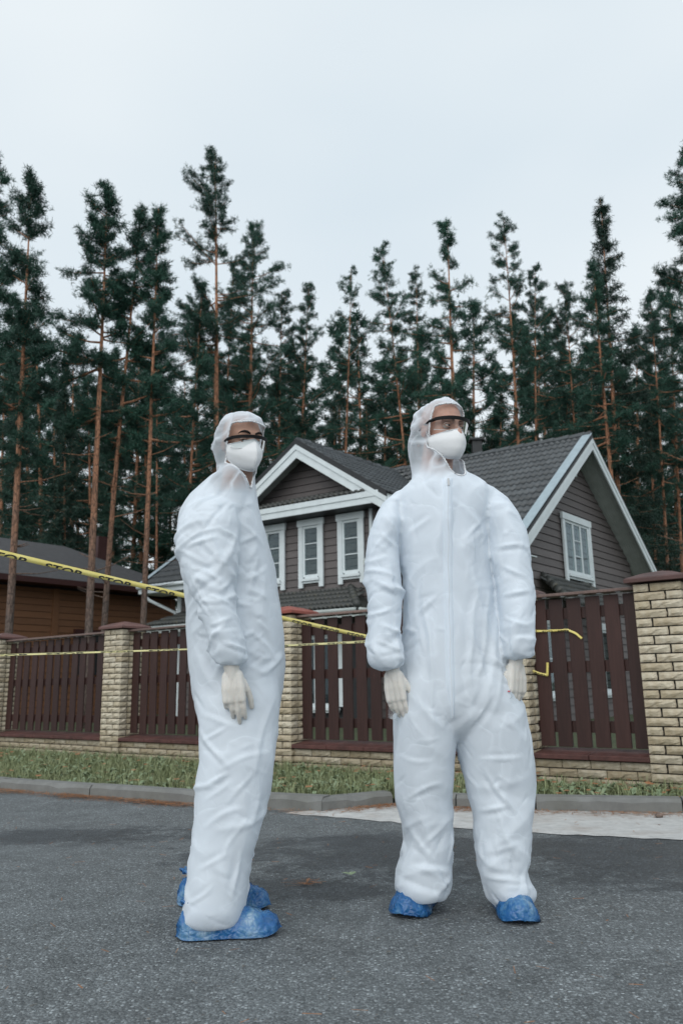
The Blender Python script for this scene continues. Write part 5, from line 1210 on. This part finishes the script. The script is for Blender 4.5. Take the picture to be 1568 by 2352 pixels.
LINES2 = [(985, 1330, 995, 1690, 9, .008), (945, 1420, 1005, 1370, 8, .007), (965, 1340, 1000, 1560, 8, .007), (1095, 1290, 1070, 1660, 10, .008), (1128, 1300, 1105, 1560, 9, .007), (935, 1230, 990, 1190, 7, .007), (1060, 1150, 1120, 1240, 8, .006), (1075, 1230, 1110, 1190, 6, .007), (950, 1600, 1030, 1690, 10, .009), (1130, 1600, 1060, 1690, 10, .009), (915, 1742, 1000, 1752, 6, .006), (1085, 1748, 1190, 1738, 6, .006), (1105, 1760, 1195, 1885, 7, .014), (1100, 1860, 1180, 1850, 8, .008), (930, 1830, 1030, 1790, 9, .007), (940, 1900, 1000, 1990, 9, .008), (1030, 1880, 960, 1960, 8, .008), (925, 1990, 1030, 2005, 9, .009), (1110, 1960, 1200, 1935, 9, .008), (1105, 2010, 1200, 2030, 9, .009), (1150, 1905, 1210, 2000, 8, .008), (1160, 1640, 1210, 1720, 9, .007),
    (848, 1290, 915, 1275, 7, .011), (850, 1330, 912, 1360, 7, .010), (846, 1420, 908, 1395, 7, .010), (852, 1470, 915, 1490, 6, .009), (865, 1210, 905, 1260, 7, .008), (1140, 1260, 1212, 1245, 7, .010), (1145, 1300, 1215, 1325, 7, .011), (1150, 1370, 1222, 1350, 7, .011), (1158, 1420, 1222, 1440, 6, .009), (1165, 1190, 1200, 1260, 7, .008), (1160, 1470, 1220, 1465, 6, .009)]
parts1 = [(T1, 2.2, 0), (A1_, 2.1, 0), (LN, 2.2, 0), (LF, 2.2, 0), (AF, 2.1, 0)]
s1, SV1, SF1, pts1 = coverall(p1, parts1, h1, 11, ex1, opening=open1, lines=LINES1, foldfun=lambda V: [(m, c, a, l, w, (h[0] * FS, h[1] * FS), n) for (m, c, a, l, w, h, n) in fold1(V)])
L = h1.loc(SV1); set_thin(s1, np.clip((L[:, 2] + .22) / .06, 0, 1) * np.clip((.125 - L[:, 2]) / .05, .25, 1)); hood_edge(s1, pts1, p1, h1, 3)
b1 = inner_body(p1, [(T1[11:], .72, .72), (A1_, .5, .5), (LN, .5, .6), (LF, .5, .6), (AF, .5, .5)], h1, M_SKIN1, M_SHIRT2, ony(500, 1500, 2.97)[2], h1.c[2] - .19)
for o_ in ():
    pass
def face_local(root, fn):
    """face pieces are built in world space: shift them to the body's frame"""
    before = set(bpy.data.objects); fn(); off = Vector(root.location)
    for o in set(bpy.data.objects) - before:
        if o.type == 'MESH' and o.parent and o.parent.type == 'MESH' and o.parent.name.startswith('body'): o.data.transform(Matrix.Translation(-off))
        elif o.type == 'MESH' and o.parent and o.parent.name.startswith('eye'): o.data.transform(Matrix.Translation(-off))
def unroot(o, root): o.location = Vector(o.location) - Vector(root.location)
face_local(p1, lambda: face_parts(h1, b1, M_BROW, (-.45, -.05), .030))
unroot(goggles(h1, p1, -.012, .10), p1); unroot(mask(h1, p1, 'duck'), p1)
w1 = ony(533, 1548, 2.735)
unroot(glove(p1, w1, (.10, -.03, -1), (-.05, 1, 0), (1, -.1, 0), (.75, .42, .28, .30), .97, .4, .2, .35), p1)
heel, toe = onz(403, 2158, 0), onz(646, 2142, 0); unroot(shoe_cover(p1, heel, toe, .145, .105, 21), p1); unroot(shoe_cover(p1, onz(406, 2078, 0), onz(622, 2090, 0), .13, .115, 22), p1)
# ---- right-hand person: frontal, looking to the right
p2 = empty('person', tuple(onz(1060, 2112, 0))); tag(p2, 'taller person in white coverall facing the camera, feet apart, looking right through goggles', 'person', 'two people in protective suits')
h2 = Head((1014, 986), 3.03, math.radians(30), -.13, 1.04, -.03)
T2 = [(921, 1008, 1026, 3.04, .025), (926, 992, 1038, 3.04, .055), (937, 968, 1048, 3.04, .09), (953, 951, 1062, 3.04, .115), (984, 943, 1076, 3.035, .130), (1025, 937, 1073, 3.035, .128), (1048, 940, 1067, 3.04, .118), (1083, 945, 1066, 3.045, .108), (1100, 946, 1070, 3.05, .112), (1110, 938, 1092, 3.06, .122), (1120, 924, 1122, 3.06, .132), (1138, 908, 1140, 3.06, .14), (1165, 902, 1140, 3.06, .145), (1200, 906, 1126, 3.06, .15), (1247, 911, 1122, 3.06, .152), (1317, 923, 1126, 3.06, .15), (1393, 927, 1135, 3.06, .15), (1450, 924, 1145, 3.06, .155), (1520, 917, 1165, 3.06, .16), (1600, 909, 1188, 3.06, .165), (1640, 925, 1185, 3.06, .150), (1675, 970, 1130, 3.06, .115), (1700, 1015, 1080, 3.06, .06)]
AL = [(1132, 905, 945, 3.06, 0.05), (1150, 884, 930, 3.05, 0.075), (1175, 867, 920, 3.045, 0.082), (1200, 856, 923, 3.01, 0.084), (1241, 843, 913, 3.005, 0.082), (1306, 837, 918, 2.99, 0.078), (1379, 844, 923, 2.97, 0.075), (1443, 845, 921, 2.955, 0.072), (1490, 841, 930, 2.94, 0.07), (1520, 841, 930, 2.935, 0.066), (1532, 848, 925, 2.935, 0.055), (1540, 862, 912, 2.935, 0.045)]
AR = [(1128, 1095, 1140, 3.06, 0.05), (1142, 1098, 1156, 3.05, 0.075), (1177, 1103, 1187, 3.015, 0.084), (1232, 1125, 1211, 3.005, 0.082), (1285, 1129, 1218, 2.99, 0.078), (1335, 1140, 1223, 2.98, 0.075), (1364, 1143, 1228, 2.97, 0.074), (1452, 1151, 1227, 2.955, 0.07), (1490, 1154, 1228, 2.945, 0.066), (1504, 1158, 1224, 2.94, 0.055), (1514, 1166, 1216, 2.94, 0.045)]
LL = [(1560, 915, 1050, 3.06, .15), (1620, 909, 1050, 3.06, .158), (1690, 906, 1048, 3.06, .15), (1755, 903, 1042, 3.06, .135), (1834, 906, 1038, 3.07, .12), (1891, 921, 1038, 3.08, .115), (1925, 926, 1038, 3.085, .112), (1964, 917, 1038, 3.09, .112), (2003, 906, 1039, 3.09, .115), (2030, 906, 1038, 3.085, .12), (2048, 912, 1032, 3.085, .115), (2062, 925, 1022, 3.085, .10)]
LR = [(1560, 1050, 1170, 3.06, .15), (1620, 1048, 1194, 3.06, .158), (1690, 1048, 1217, 3.06, .15), (1755, 1058, 1225, 3.06, .135), (1818, 1071, 1226, 3.06, .12), (1875, 1087, 1222, 3.05, .115), (1945, 1091, 1211, 3.05, .112), (1993, 1096, 1206, 3.05, .115), (2018, 1104, 1213, 3.05, .12), (2042, 1113, 1226, 3.045, .12), (2060, 1120, 1224, 3.045, .112), (2072, 1130, 1216, 3.045, .10)]
def ex2(V):
    z = V[:, 2]; ns = VNoise(6); r = .5 + .5 * ns(V * 3.1 + 5)
    exv = .008 + .014 * r; exh = .012 + .014 * r
    px = V[:, 0] - ony(1030, 1300, 3.05)[0]; arm = np.clip((np.abs(px) - .165) / .03, 0, 1) * (z > .82) * (z < 1.6)
    exv += .018 * arm; exh += .01 * arm; leg = z < .72; exv += leg * .012
    hd = z > 1.66; exv = np.where(hd, .02, exv); exh = np.where(hd, .02, exh); k = np.where(arm > .5, .5, .20); k = np.where(hd, .6, k); return exv * k, exh * k
def fold2(V):
    z = V[:, 2]; px = V[:, 0] - ony(1030, 1300, 3.05)[0]; arm = (np.abs(px) > .165) & (z > .84) & (z < 1.60); hood = z > 1.70; leg = z < .78; tor = (z > .72) & (z < 1.66) & ~arm; q = math.pi / 180
    return [(arm, 90, (30*q, 85*q), (.07, .18), (.010, .028), (.004, .011), .35), (arm, 130, (0, 90*q), (.03, .09), (.006, .010), (.002, .0045), .45), (arm & (z < 1.0), 30, (40*q, 85*q), (.06, .12), (.008, .02), (.004, .009), .3),
            (tor, 44, (3*q, 28*q), (.18, .45), (.018, .05), (.003, .0085), .45), (tor, 36, (25*q, 75*q), (.08, .2), (.01, .03), (.003, .006), .4), (tor, 80, (0, 90*q), (.03, .12), (.006, .011), (.0015, .004), .45),
            (leg, 40, (30*q, 80*q), (.14, .34), (.02, .055), (.003, .009), .4), (leg, 22, (0, 22*q), (.2, .5), (.02, .05), (.003, .009), .4), (leg & (z < .26), 40, (10*q, 75*q), (.06, .16), (.010, .028), (.004, .010), .35),
            (leg, 80, (0, 90*q), (.04, .12), (.006, .012), (.0015, .004), .45), (hood, 100, (0, 60*q), (.05, .2), (.006, .016), (.003, .009), .35)]
def open2(L):
    w = np.interp(L[:, 2], [-.20, -.19, -.13, -.06, .055, .080, .092], [.016, .028, .060, .12, .12, .065, .0]); return (L[:, 1] > np.interp(L[:, 2], [-.2, -.12, .0, .10], [.0, .012, .026, .040])) & (np.abs(L[:, 0] - .004) < w) & (L[:, 2] > -.20)
parts2 = [(T2, 2.3, 0), (AL, 2.1, 0), (AR, 2.1, 0), (LL, 2.2, 0), (LR, 2.2, 0)]
s2, SV2, SF2, pts2 = coverall(p2, parts2, h2, 12, ex2, opening=open2, lines=LINES2, foldfun=lambda V: [(m, c, a, l, w, (h[0] * FS, h[1] * FS), n) for (m, c, a, l, w, h, n) in fold2(V)])
L = h2.loc(SV2); set_thin(s2, np.clip((L[:, 2] + .20) / .06, 0, 1) * np.clip((.12 - L[:, 2]) / .05, .25, 1)); hood_edge(s2, pts2, p2, h2, 4)
b2 = inner_body(p2, [(T2[11:], .82, .80), (AL, .55, .55), (AR, .55, .55), (LL, .55, .65), (LR, .55, .65)], h2, M_SKIN2, M_SHIRT, ony(1030, 1466, 2.95)[2], h2.c[2] - .20)
face_local(p2, lambda: face_parts(h2, b2, M_BROW2, (.35, .12), .022))
unroot(goggles(h2, p2, -.002, .06), p2); unroot(mask(h2, p2, 'cup'), p2)
# front placket with zip
def front_y(x, z):
    d = np.hypot(SV2[:, 0] - x, SV2[:, 2] - z); k = np.where(d < .022)[0]
    return SV2[k, 1].min() if len(k) else None
off = np.array(p2.location); V = []; F = []; zs = []
for i in range(70):
    yp = 1098 + (1650 - 1098) * i / 69; xc = np.interp(yp, [1098, 1300, 1560, 1650], [1028, 1029, 1034, 1040]); row = []
    hw = 12 if i < 60 else 12 - (i - 59)
    for dx in (-hw, -hw * .66, 0, hw * .66, hw):
        c = ony(xc + dx, yp, 2.93); y = front_y(c[0], c[2]); c = ony(xc + dx, yp, y if y else 2.92); c[1] -= .0018 if abs(dx) < hw * .8 else -.008; row.append(c - off)
    V += row
V = np.array(V).reshape(70, 5, 3)
for _ in range(3): V[1:-1, :, 1] = (V[:-2, :, 1] + V[1:-1, :, 1] * 2 + V[2:, :, 1]) / 4
F = [(i*5+j, i*5+j+1, (i+1)*5+j+1, (i+1)*5+j) for i in range(69) for j in range(4)]
pk = link('zip_placket', np_mesh('zip_placket', V.reshape(-1, 3), np.array(F)), M_SUIT, s2, True); set_thin(pk, np.zeros(350))
MB().tube([V[i, 2] + np.array([.002 * math.sin(i * .45), -.0004, 0]) for i in range(70)], .0009, 5).build('zip', M_LIP, s2, True)
zp = V[0, 2] + np.array([0, -.006, -.004]); MB().box(zp[0] - .004, zp[0] + .004, zp[1] - .004, zp[1], zp[2] - .028, zp[2]).build('zip_pull', M_METAL, s2)
wl = ony(902, 1548, 2.955); wr = ony(1184, 1528, 2.965)
unroot(glove(p2, wl, (.10, -.05, -1), (.50, .86, 0), (.86, -.5, 0), (.42, .36, .32, .26), 1.0, .5, .25, .35), p2)
unroot(glove(p2, wr, (-.02, -.05, -1), (-.50, .86, 0), (-.86, -.5, 0), (.55, .46, .38, .32), 1.0, .5, .25, .35), p2)
tl = onz(926, 2114, 0); tr_ = onz(1203, 2129, 0)
unroot(shoe_cover(p2, tl + np.array([.12, .33, 0]), tl, .160, .122, 23), p2); unroot(shoe_cover(p2, tr_ + np.array([-.01, .33, 0]), tr_, .155, .122, 24), p2)
# ------------------------------------------------------------------ grass verge, litter
def mat_leafy(name, cols, rough=.6):
    t = NT(name); p = t.pos(); k = t.ramp(t.noise(p, 3.0, 4, .6), [(.25 + .5 * i / (len(cols) - 1), c) for i, c in enumerate(cols)])
    k = t.mix(t.ramp(t.noise(p, 70, 2), [(.35, 0), (.7, .6)]), k, tuple(min(1, x * 1.5) for x in cols[-1])); t.set(Base__Color=k, Roughness=rough); t.b.inputs['Specular IOR Level'].default_value = .3; return t.done()
M_GRASS = mat_leafy('grass', [(.07, .10, .036), (.14, .175, .075), (.25, .26, .15)]); M_WEED = mat_leafy('weed_leaf', [(.11, .16, .075), (.17, .23, .13), (.24, .29, .19)]); M_LITTER = mat_leafy('pine_litter', [(.16, .065, .028), (.24, .10, .045), (.30, .17, .09)], .8)
kl = [p for p in KB[1:-1]]; rg = np.random.default_rng(21)
def verge_points(n, lo=0.0, hi=1.0):
    out = []
    A = np.array([fpt(t)[:2] for t in np.linspace(10.5, -4.0, 60)])
    kx = np.array([p[0] for p in kl]); ky = np.array([p[1] for p in kl]); fx = A[:, 0]; fy = A[:, 1]
    x = rg.uniform(-7.5, 4.6, n * 2); y0 = np.interp(x, kx, ky) + .01; y1 = np.interp(x, fx, fy) - .03
    ok = y1 > y0 + .02; x, y0, y1 = x[ok][:n], y0[ok][:n], y1[ok][:n]; f = rg.uniform(lo, hi, len(x)); y = y0 + (y1 - y0) * f; return np.stack([x, y], 1), f
def blades(P, h0, h1, w, lean, zb):
    n = len(P); a = rg.uniform(0, 2 * np.pi, n); h = rg.uniform(h0, h1, n) * rg.uniform(.5, 1.1, n); d = np.stack([np.cos(a), np.sin(a), np.zeros(n)], 1); s = np.stack([-np.sin(a), np.cos(a), np.zeros(n)], 1) * (w * rg.uniform(.6, 1.4, n))[:, None]
    b = np.concatenate([P, np.full((n, 1), zb)], 1); ln = (lean * rg.uniform(.1, 1.3, n) * h)[:, None]; up = np.array([0, 0, 1.])
    m = b + d * ln * .35 + up * (h * .6)[:, None]; t = b + d * ln + up * (h * rg.uniform(.75, 1, n))[:, None]
    V = np.stack([b - s * .5, b + s * .5, m - s * .42, m + s * .42, t], 1).reshape(-1, 3); i = np.arange(n)[:, None] * 5
    F = np.concatenate([i + np.array([[0, 1, 3]]), i + np.array([[0, 3, 2]]), i + np.array([[2, 3, 4]])]); return V, F
P, f = verge_points(46000); P = P[(P[:, 0] < 1.0) | (rg.uniform(0, 1, len(P)) < .38)]; V, F = blades(P, .05, .17, .0045, 1.0, GZ)
tag(link('grass', np_mesh('grass', V, F), M_GRASS), 'pale green grass growing on the verge between kerb and fence', None, None, 'stuff')
def leaves(C, n, ln, wd, zb, flat=.5):
    Vs = []; Fs = []; k = 0
    for c in C:
        for j in range(n):
            a = rg.uniform(0, 6.28); d = np.array([math.cos(a), math.sin(a), 0]); s = np.array([-d[1], d[0], 0]); L = rg.uniform(*ln); w = rg.uniform(*wd); up = rg.uniform(.25, 1.0) * (1 - flat) + .15
            b = np.array([c[0], c[1], zb + .01]); m = b + d * L * .5 + HZ * L * up * .8; t = b + d * L * .95 + HZ * L * up * .7
            q = b + d * L * .28 + HZ * L * up * .5
            Vs += [b, q + s * w * .35, m + s * w * .5, t, m - s * w * .5, q - s * w * .35]; Fs += [(k, k+1, k+2), (k, k+2, k+4), (k, k+4, k+5), (k+2, k+3, k+4)]; k += 6
    return Vs, Fs
P, f = verge_points(620); Vs, Fs = leaves(P, 7, (.06, .15), (.018, .04), GZ)
tag(link('weed_leaves', np_mesh('weed_leaves', Vs, np.array(Fs)), M_WEED), 'broad dandelion and plantain leaves among the verge grass', None, None, 'stuff')
def scatter_flat(P, z, ln, w, jit=.004):
    n = len(P); a = rg.uniform(0, 6.28, n); d = np.stack([np.cos(a), np.sin(a), rg.uniform(-.12, .12, n)], 1) * rg.uniform(*ln, n)[:, None]; s = np.stack([-np.sin(a), np.cos(a), rg.uniform(-.3, .3, n)], 1) * rg.uniform(*w, n)[:, None]
    b = np.concatenate([P, (z + rg.uniform(.001, jit, n))[:, None]], 1); V = np.stack([b - d/2 - s/2, b + d/2 - s/2, b + d/2 + s/2, b - d/2 + s/2], 1).reshape(-1, 3); return V, np.arange(n * 4).reshape(-1, 4)
kx = np.array([p[0] for p in KERB[1:-1]]); ky = np.array([p[1] for p in KERB[1:-1]])
x = rg.uniform(-7, 4.5, 15000); cl = .5 + .5 * np.sin(x * 2.1 + np.sin(x * 5.3)) ; keep = rg.uniform(0, 1, len(x)) < .12 + .88 * cl; x = x[keep]; y = np.interp(x, kx, ky) - np.abs(rg.normal(0, .10, len(x))) - .006
V1, F1 = scatter_flat(np.stack([x, y], 1), np.array([road_z(a, b) + .008 for a, b in zip(x, y)]), (.03, .08), (.002, .004), .016)
x = rg.uniform(-4, 4.5, 500); y = rg.uniform(1.5, 6, 500); V2, F2 = scatter_flat(np.stack([x, y], 1), np.array([road_z(a, b) + .012 for a, b in zip(x, y)]), (.02, .05), (.002, .004))
tag(link('pine_needle_litter', np_mesh('pine_needle_litter', np.concatenate([V1, V2]), np.concatenate([F1, F2 + len(V1)])), M_LITTER), 'orange dead pine needles drifted along the kerb', None, None, 'stuff')
P, f = verge_points(420); V, F = scatter_flat(P, np.full(len(P), GZ + .05), (.03, .06), (.02, .04), .06)
tag(link('fallen_leaves', np_mesh('fallen_leaves', V, F), M_LITTER), 'small brown fallen leaves in the verge grass', None, None, 'stuff')
x = rg.uniform(-3, 3.5, 2600); y = rg.uniform(1.2, 5.9, 2600); V, F = scatter_flat(np.stack([x, y], 1), np.array([road_z(a, b) + .004 for a, b in zip(x, y)]), (.004, .012), (.003, .009), .006)
tag(link('road_grit', np_mesh('road_grit', V, F), simple('grit', (.12, .115, .105), .9, .6, 90)), 'loose grit scattered over the asphalt', None, None, 'stuff')
rs = random.Random(8); M_STONE = simple('stone', (.16, .12, .10), .9, .4, 40)
for (px, py, r_, lb) in ((1512, 1877, .028, 'small brown stone lying on the concrete apron at the right edge'), (1513, 1898, .012, 'pebble on the apron just below the brown stone')):
    c = onz(px, py, -.085); mb = MB(); ellipsoid(mb, (0, 0, 0), (r_, r_ * .8, r_ * .6), None, 10, 7); mb.v = [tuple(np.array(v) * rs.uniform(.82, 1.15)) for v in mb.v]; o = mb.build('stone', M_STONE, None, True); o.location = (c[0], c[1], c[2] + r_ * .4); tag(o, lb, 'stone', 'loose stones on the apron')
c = onz(806, 2015, 0); mb = MB(); Vs, Fs = leaves([(0, 0)], 3, (.03, .05), (.018, .026), -.004, .9); o = link('green_leaf', np_mesh('green_leaf', Vs, np.array(Fs)), M_WEED); o.location = (c[0], c[1], .004); tag(o, 'small green leaf lying on the asphalt between the two people', 'leaf')
c = onz(700, 2030, 0); V, F = scatter_flat(rg.normal(0, .03, (22, 2)), np.zeros(22), (.03, .07), (.002, .004), .01); o = link('needle_cluster', np_mesh('needle_cluster', V, F), M_LITTER); o.location = (c[0], c[1], .003); tag(o, 'small cluster of orange needles on the damp patch beside the left-hand person', 'needles')
# ------------------------------------------------------------------ barrier tape
def mat_tape():
    t = NT('barrier_tape'); c = t.pos(); k = t.ramp(t.noise(c, 8, 3), [(.3, (.68, .56, .14)), (.7, (.78, .68, .24))]); bk = t.n('NewGeometry').outputs['Backfacing']
    t.set(Base__Color=t.mix(t.math('MULTIPLY', bk, .0), k, (.7, .68, .5)), Roughness=.35, Normal=t.bump(t.noise(c, 25, 3), .2, .004)); return t.done()
M_TAPE = mat_tape(); M_TAPE2 = simple('tape_pale_side', (.66, .60, .28), .35, .15, 9); M_INK = simple('black_ink', (.012, .011, .008), .5)
def at_inv(px, py, inv): r = ray(px, py); return _C + r / inv          # inverse depth along the view axis
def word_mesh(flip=False):
    cu = bpy.data.curves.new('word', 'FONT'); cu.body = 'STOP'; cu.size = 1; cu.shear = .30; cu.offset = .028; cu.space_character = 1.06
    o = bpy.data.objects.new('tmp', cu); COL.objects.link(o); dg = bpy.context.evaluated_depsgraph_get(); me = bpy.data.meshes.new_from_object(o.evaluated_get(dg)); bpy.data.objects.remove(o)
    bm = bmesh.new(); bm.from_mesh(me); bmesh.ops.bisect_plane(bm, geom=bm.verts[:] + bm.edges[:] + bm.faces[:], plane_co=(0, .34, 0), plane_no=(0, 1, 0), clear_inner=True); bmesh.ops.triangulate(bm, faces=bm.faces[:]); bm.to_mesh(me); bm.free()
    V = np.array([v.co[:] for v in me.vertices]); F = np.array([list(p.vertices) for p in me.polygons]); V[:, 0] -= V[:, 0].min(); V[:, 1] -= .34; V[:, 0] /= V[:, 0].max(); V[:, 1] /= V[:, 1].max(); return V, F
WV, WF = word_mesh()
def tape(name, label, pts, width, twist, mat, period=.275, wlen=.185, letters=(0, 1e9), flip=False, thick=.0006):
    """pts: polyline of the lower edge; twist(s) -> lean of the band from vertical; the band is folded so only the letters' upper halves show"""
    pts = [np.array(p) for p in pts]; d = [0]
    for a, b in zip(pts[:-1], pts[1:]): d.append(d[-1] + np.linalg.norm(b - a))
    A = np.array(pts); n = max(20, int(d[-1] / .04)); root = empty(name, tuple(A[-1])); off = A[-1]; V = []; F = []
    def P(s, w, o=0.0):
        p = np.array([np.interp(s, d, A[:, j]) for j in range(3)]); q = np.array([np.interp(s + .02, d, A[:, j]) for j in range(3)]) - np.array([np.interp(s - .02, d, A[:, j]) for j in range(3)]); q /= np.linalg.norm(q)
        fr = np.cross(q, HZ); fr /= np.linalg.norm(fr); fr = fr if fr[1] < 0 else -fr; up = np.cross(fr, q); up = up if up[2] > 0 else -up; a = twist(s / d[-1]); u = up * math.cos(a) - fr * math.sin(a); nn = fr * math.cos(a) + up * math.sin(a)
        sag = -.020 * math.sin(math.pi * min(1, s / d[-1])); return p + u * w * width + nn * o + HZ * sag - off
    for i in range(n + 1):
        s = d[-1] * i / n; V += [P(s, 0, thick), P(s, 1, thick), P(s, 1, -thick), P(s, 0, -thick)]
    for i in range(n):
        for k in range(4): F.append((i*4+k, i*4+(k+1) % 4, (i+1)*4+(k+1) % 4, (i+1)*4+k))
    MB().add(V, F).build('band', mat, root, True)
    s = .05
    while s + wlen < d[-1]:
        if letters[0] <= s <= letters[1]:
            W = [P(s + (1 - x if flip else x) * wlen, y * .60, thick + .0012) for x, y, _ in WV]; link('printed_word', np_mesh('printed_word', W, WF), M_INK, root)
        s += period
    tag(root, label, 'tape', 'barrier tapes tied to the fence'); return root
FD = .145                                                    # just in front of the pickets
PA = FA[:2] + FN * FD; FN3 = np.array([FN[0], FN[1], 0])
def onf(x, y): return onplane(x, y, np.array([PA[0], PA[1], 0]), FN3)
e1 = onf(1258, 1549); e0 = onf(1215, 1541); i1 = 1 / ((e0 - _C) @ _W)
la = at_inv(-60, 1262, .318)
tape('barrier_tape', 'yellow tape printed in black slanting down from the left edge behind both people', [la, e0], .025, lambda s: .12, M_TAPE)
tape('barrier_tape', 'short yellow tape end folded upward on the first picket right of the right-hand person', [e0 + np.array([.0, -.004, 0]), e1, onf(1259, 1522)], .022, lambda s: .0, M_TAPE, .16, .10, flip=True)
g0 = onf(1232, 1452)
tape('barrier_tape', 'pale yellow tape running nearly level, seen edge-on, left of the people', [at_inv(-60, 1509, .315), g0], .028, lambda s: 1.28 - 1.0 * max(0, s - .3) / .7, M_TAPE2, .275, .185)
tape('barrier_tape', 'yellow tape tail wrapped over pickets and hanging loose near the right pillar', [g0 + np.array([0, -.005, 0]), onf(1262, 1447), onf(1300, 1444), onf(1320, 1454), onf(1333, 1468)], .020, lambda s: .5 * math.sin(s * 9), M_TAPE, .15, .10, flip=True)
# ------------------------------------------------------------------ evidence bags in the right-hand person's hands
def mat_bag():
    t = NT('clear_polythene'); tr = t.n('BsdfTransparent', Color=(.93, .95, .96, 1)); c = t.co(); gl = t.n('BsdfPrincipled', Roughness=.15); gl.inputs['Base Color'].default_value = (.75, .78, .8, 1); t.l(t.bump(t.noise(c, 60, 3), .6, .01), gl.inputs['Normal'])
    lw = t.n('LayerWeight', Blend=.4); mx = t.n('MixShader', Fac=t.math('ADD', t.math('MULTIPLY', lw.outputs['Facing'], .4), .07)); t.l(tr.outputs[0], mx.inputs[1]); t.l(gl.outputs[0], mx.inputs[2]); t.l(mx.outputs[0], t.out.inputs[0]); return t.done()
M_BAG = mat_bag(); M_RED = simple('red_seal', (.62, .03, .05), .4)
def bag(a, b, w, n_, label):
    a, b = np.array(a), np.array(b); ax = b - a; L = np.linalg.norm(ax); ax /= L; sd = np.array(n_, float); sd -= ax * (sd @ ax); sd /= np.linalg.norm(sd); nn = np.cross(ax, sd); root = empty('plastic_bag', tuple(a)); V = []; F = []
    for layer in (1, -1):
        for i in range(9):
            for j in range(7):
                u, v = i / 8, j / 6 - .5; V.append(ax * L * u + sd * w * v + nn * (layer * .004 * math.sin(math.pi * u) * math.cos(math.pi * v) + .006 * math.sin(u * 7 + v * 5)))
    for k in (0, 63):
        for i in range(8):
            for j in range(6): F.append((k+i*7+j, k+i*7+j+1, k+(i+1)*7+j+1, k+(i+1)*7+j))
    MB().add(V, F).build('film', M_BAG, root, True); MB().tube([V[j] + ax * .006 + nn * .003 for j in range(7)], .0022, 5).build('seal_strip', M_RED, root, True); tag(root, label, 'bag', 'clear zip bags held by the right-hand person'); return root
bag(ony(914, 1596, 2.975), ony(900, 1652, 2.975), .045, (.55, -.25, .6), 'clear zip bag with red strip held in the hand nearer the left-hand person')
bag(ony(1170, 1584, 2.935), ony(1164, 1618, 2.94), .03, (.3, -.9, .2), 'clear zip bag with red strip in the hand nearer the right pillar')
bpy.context.view_layer.update()
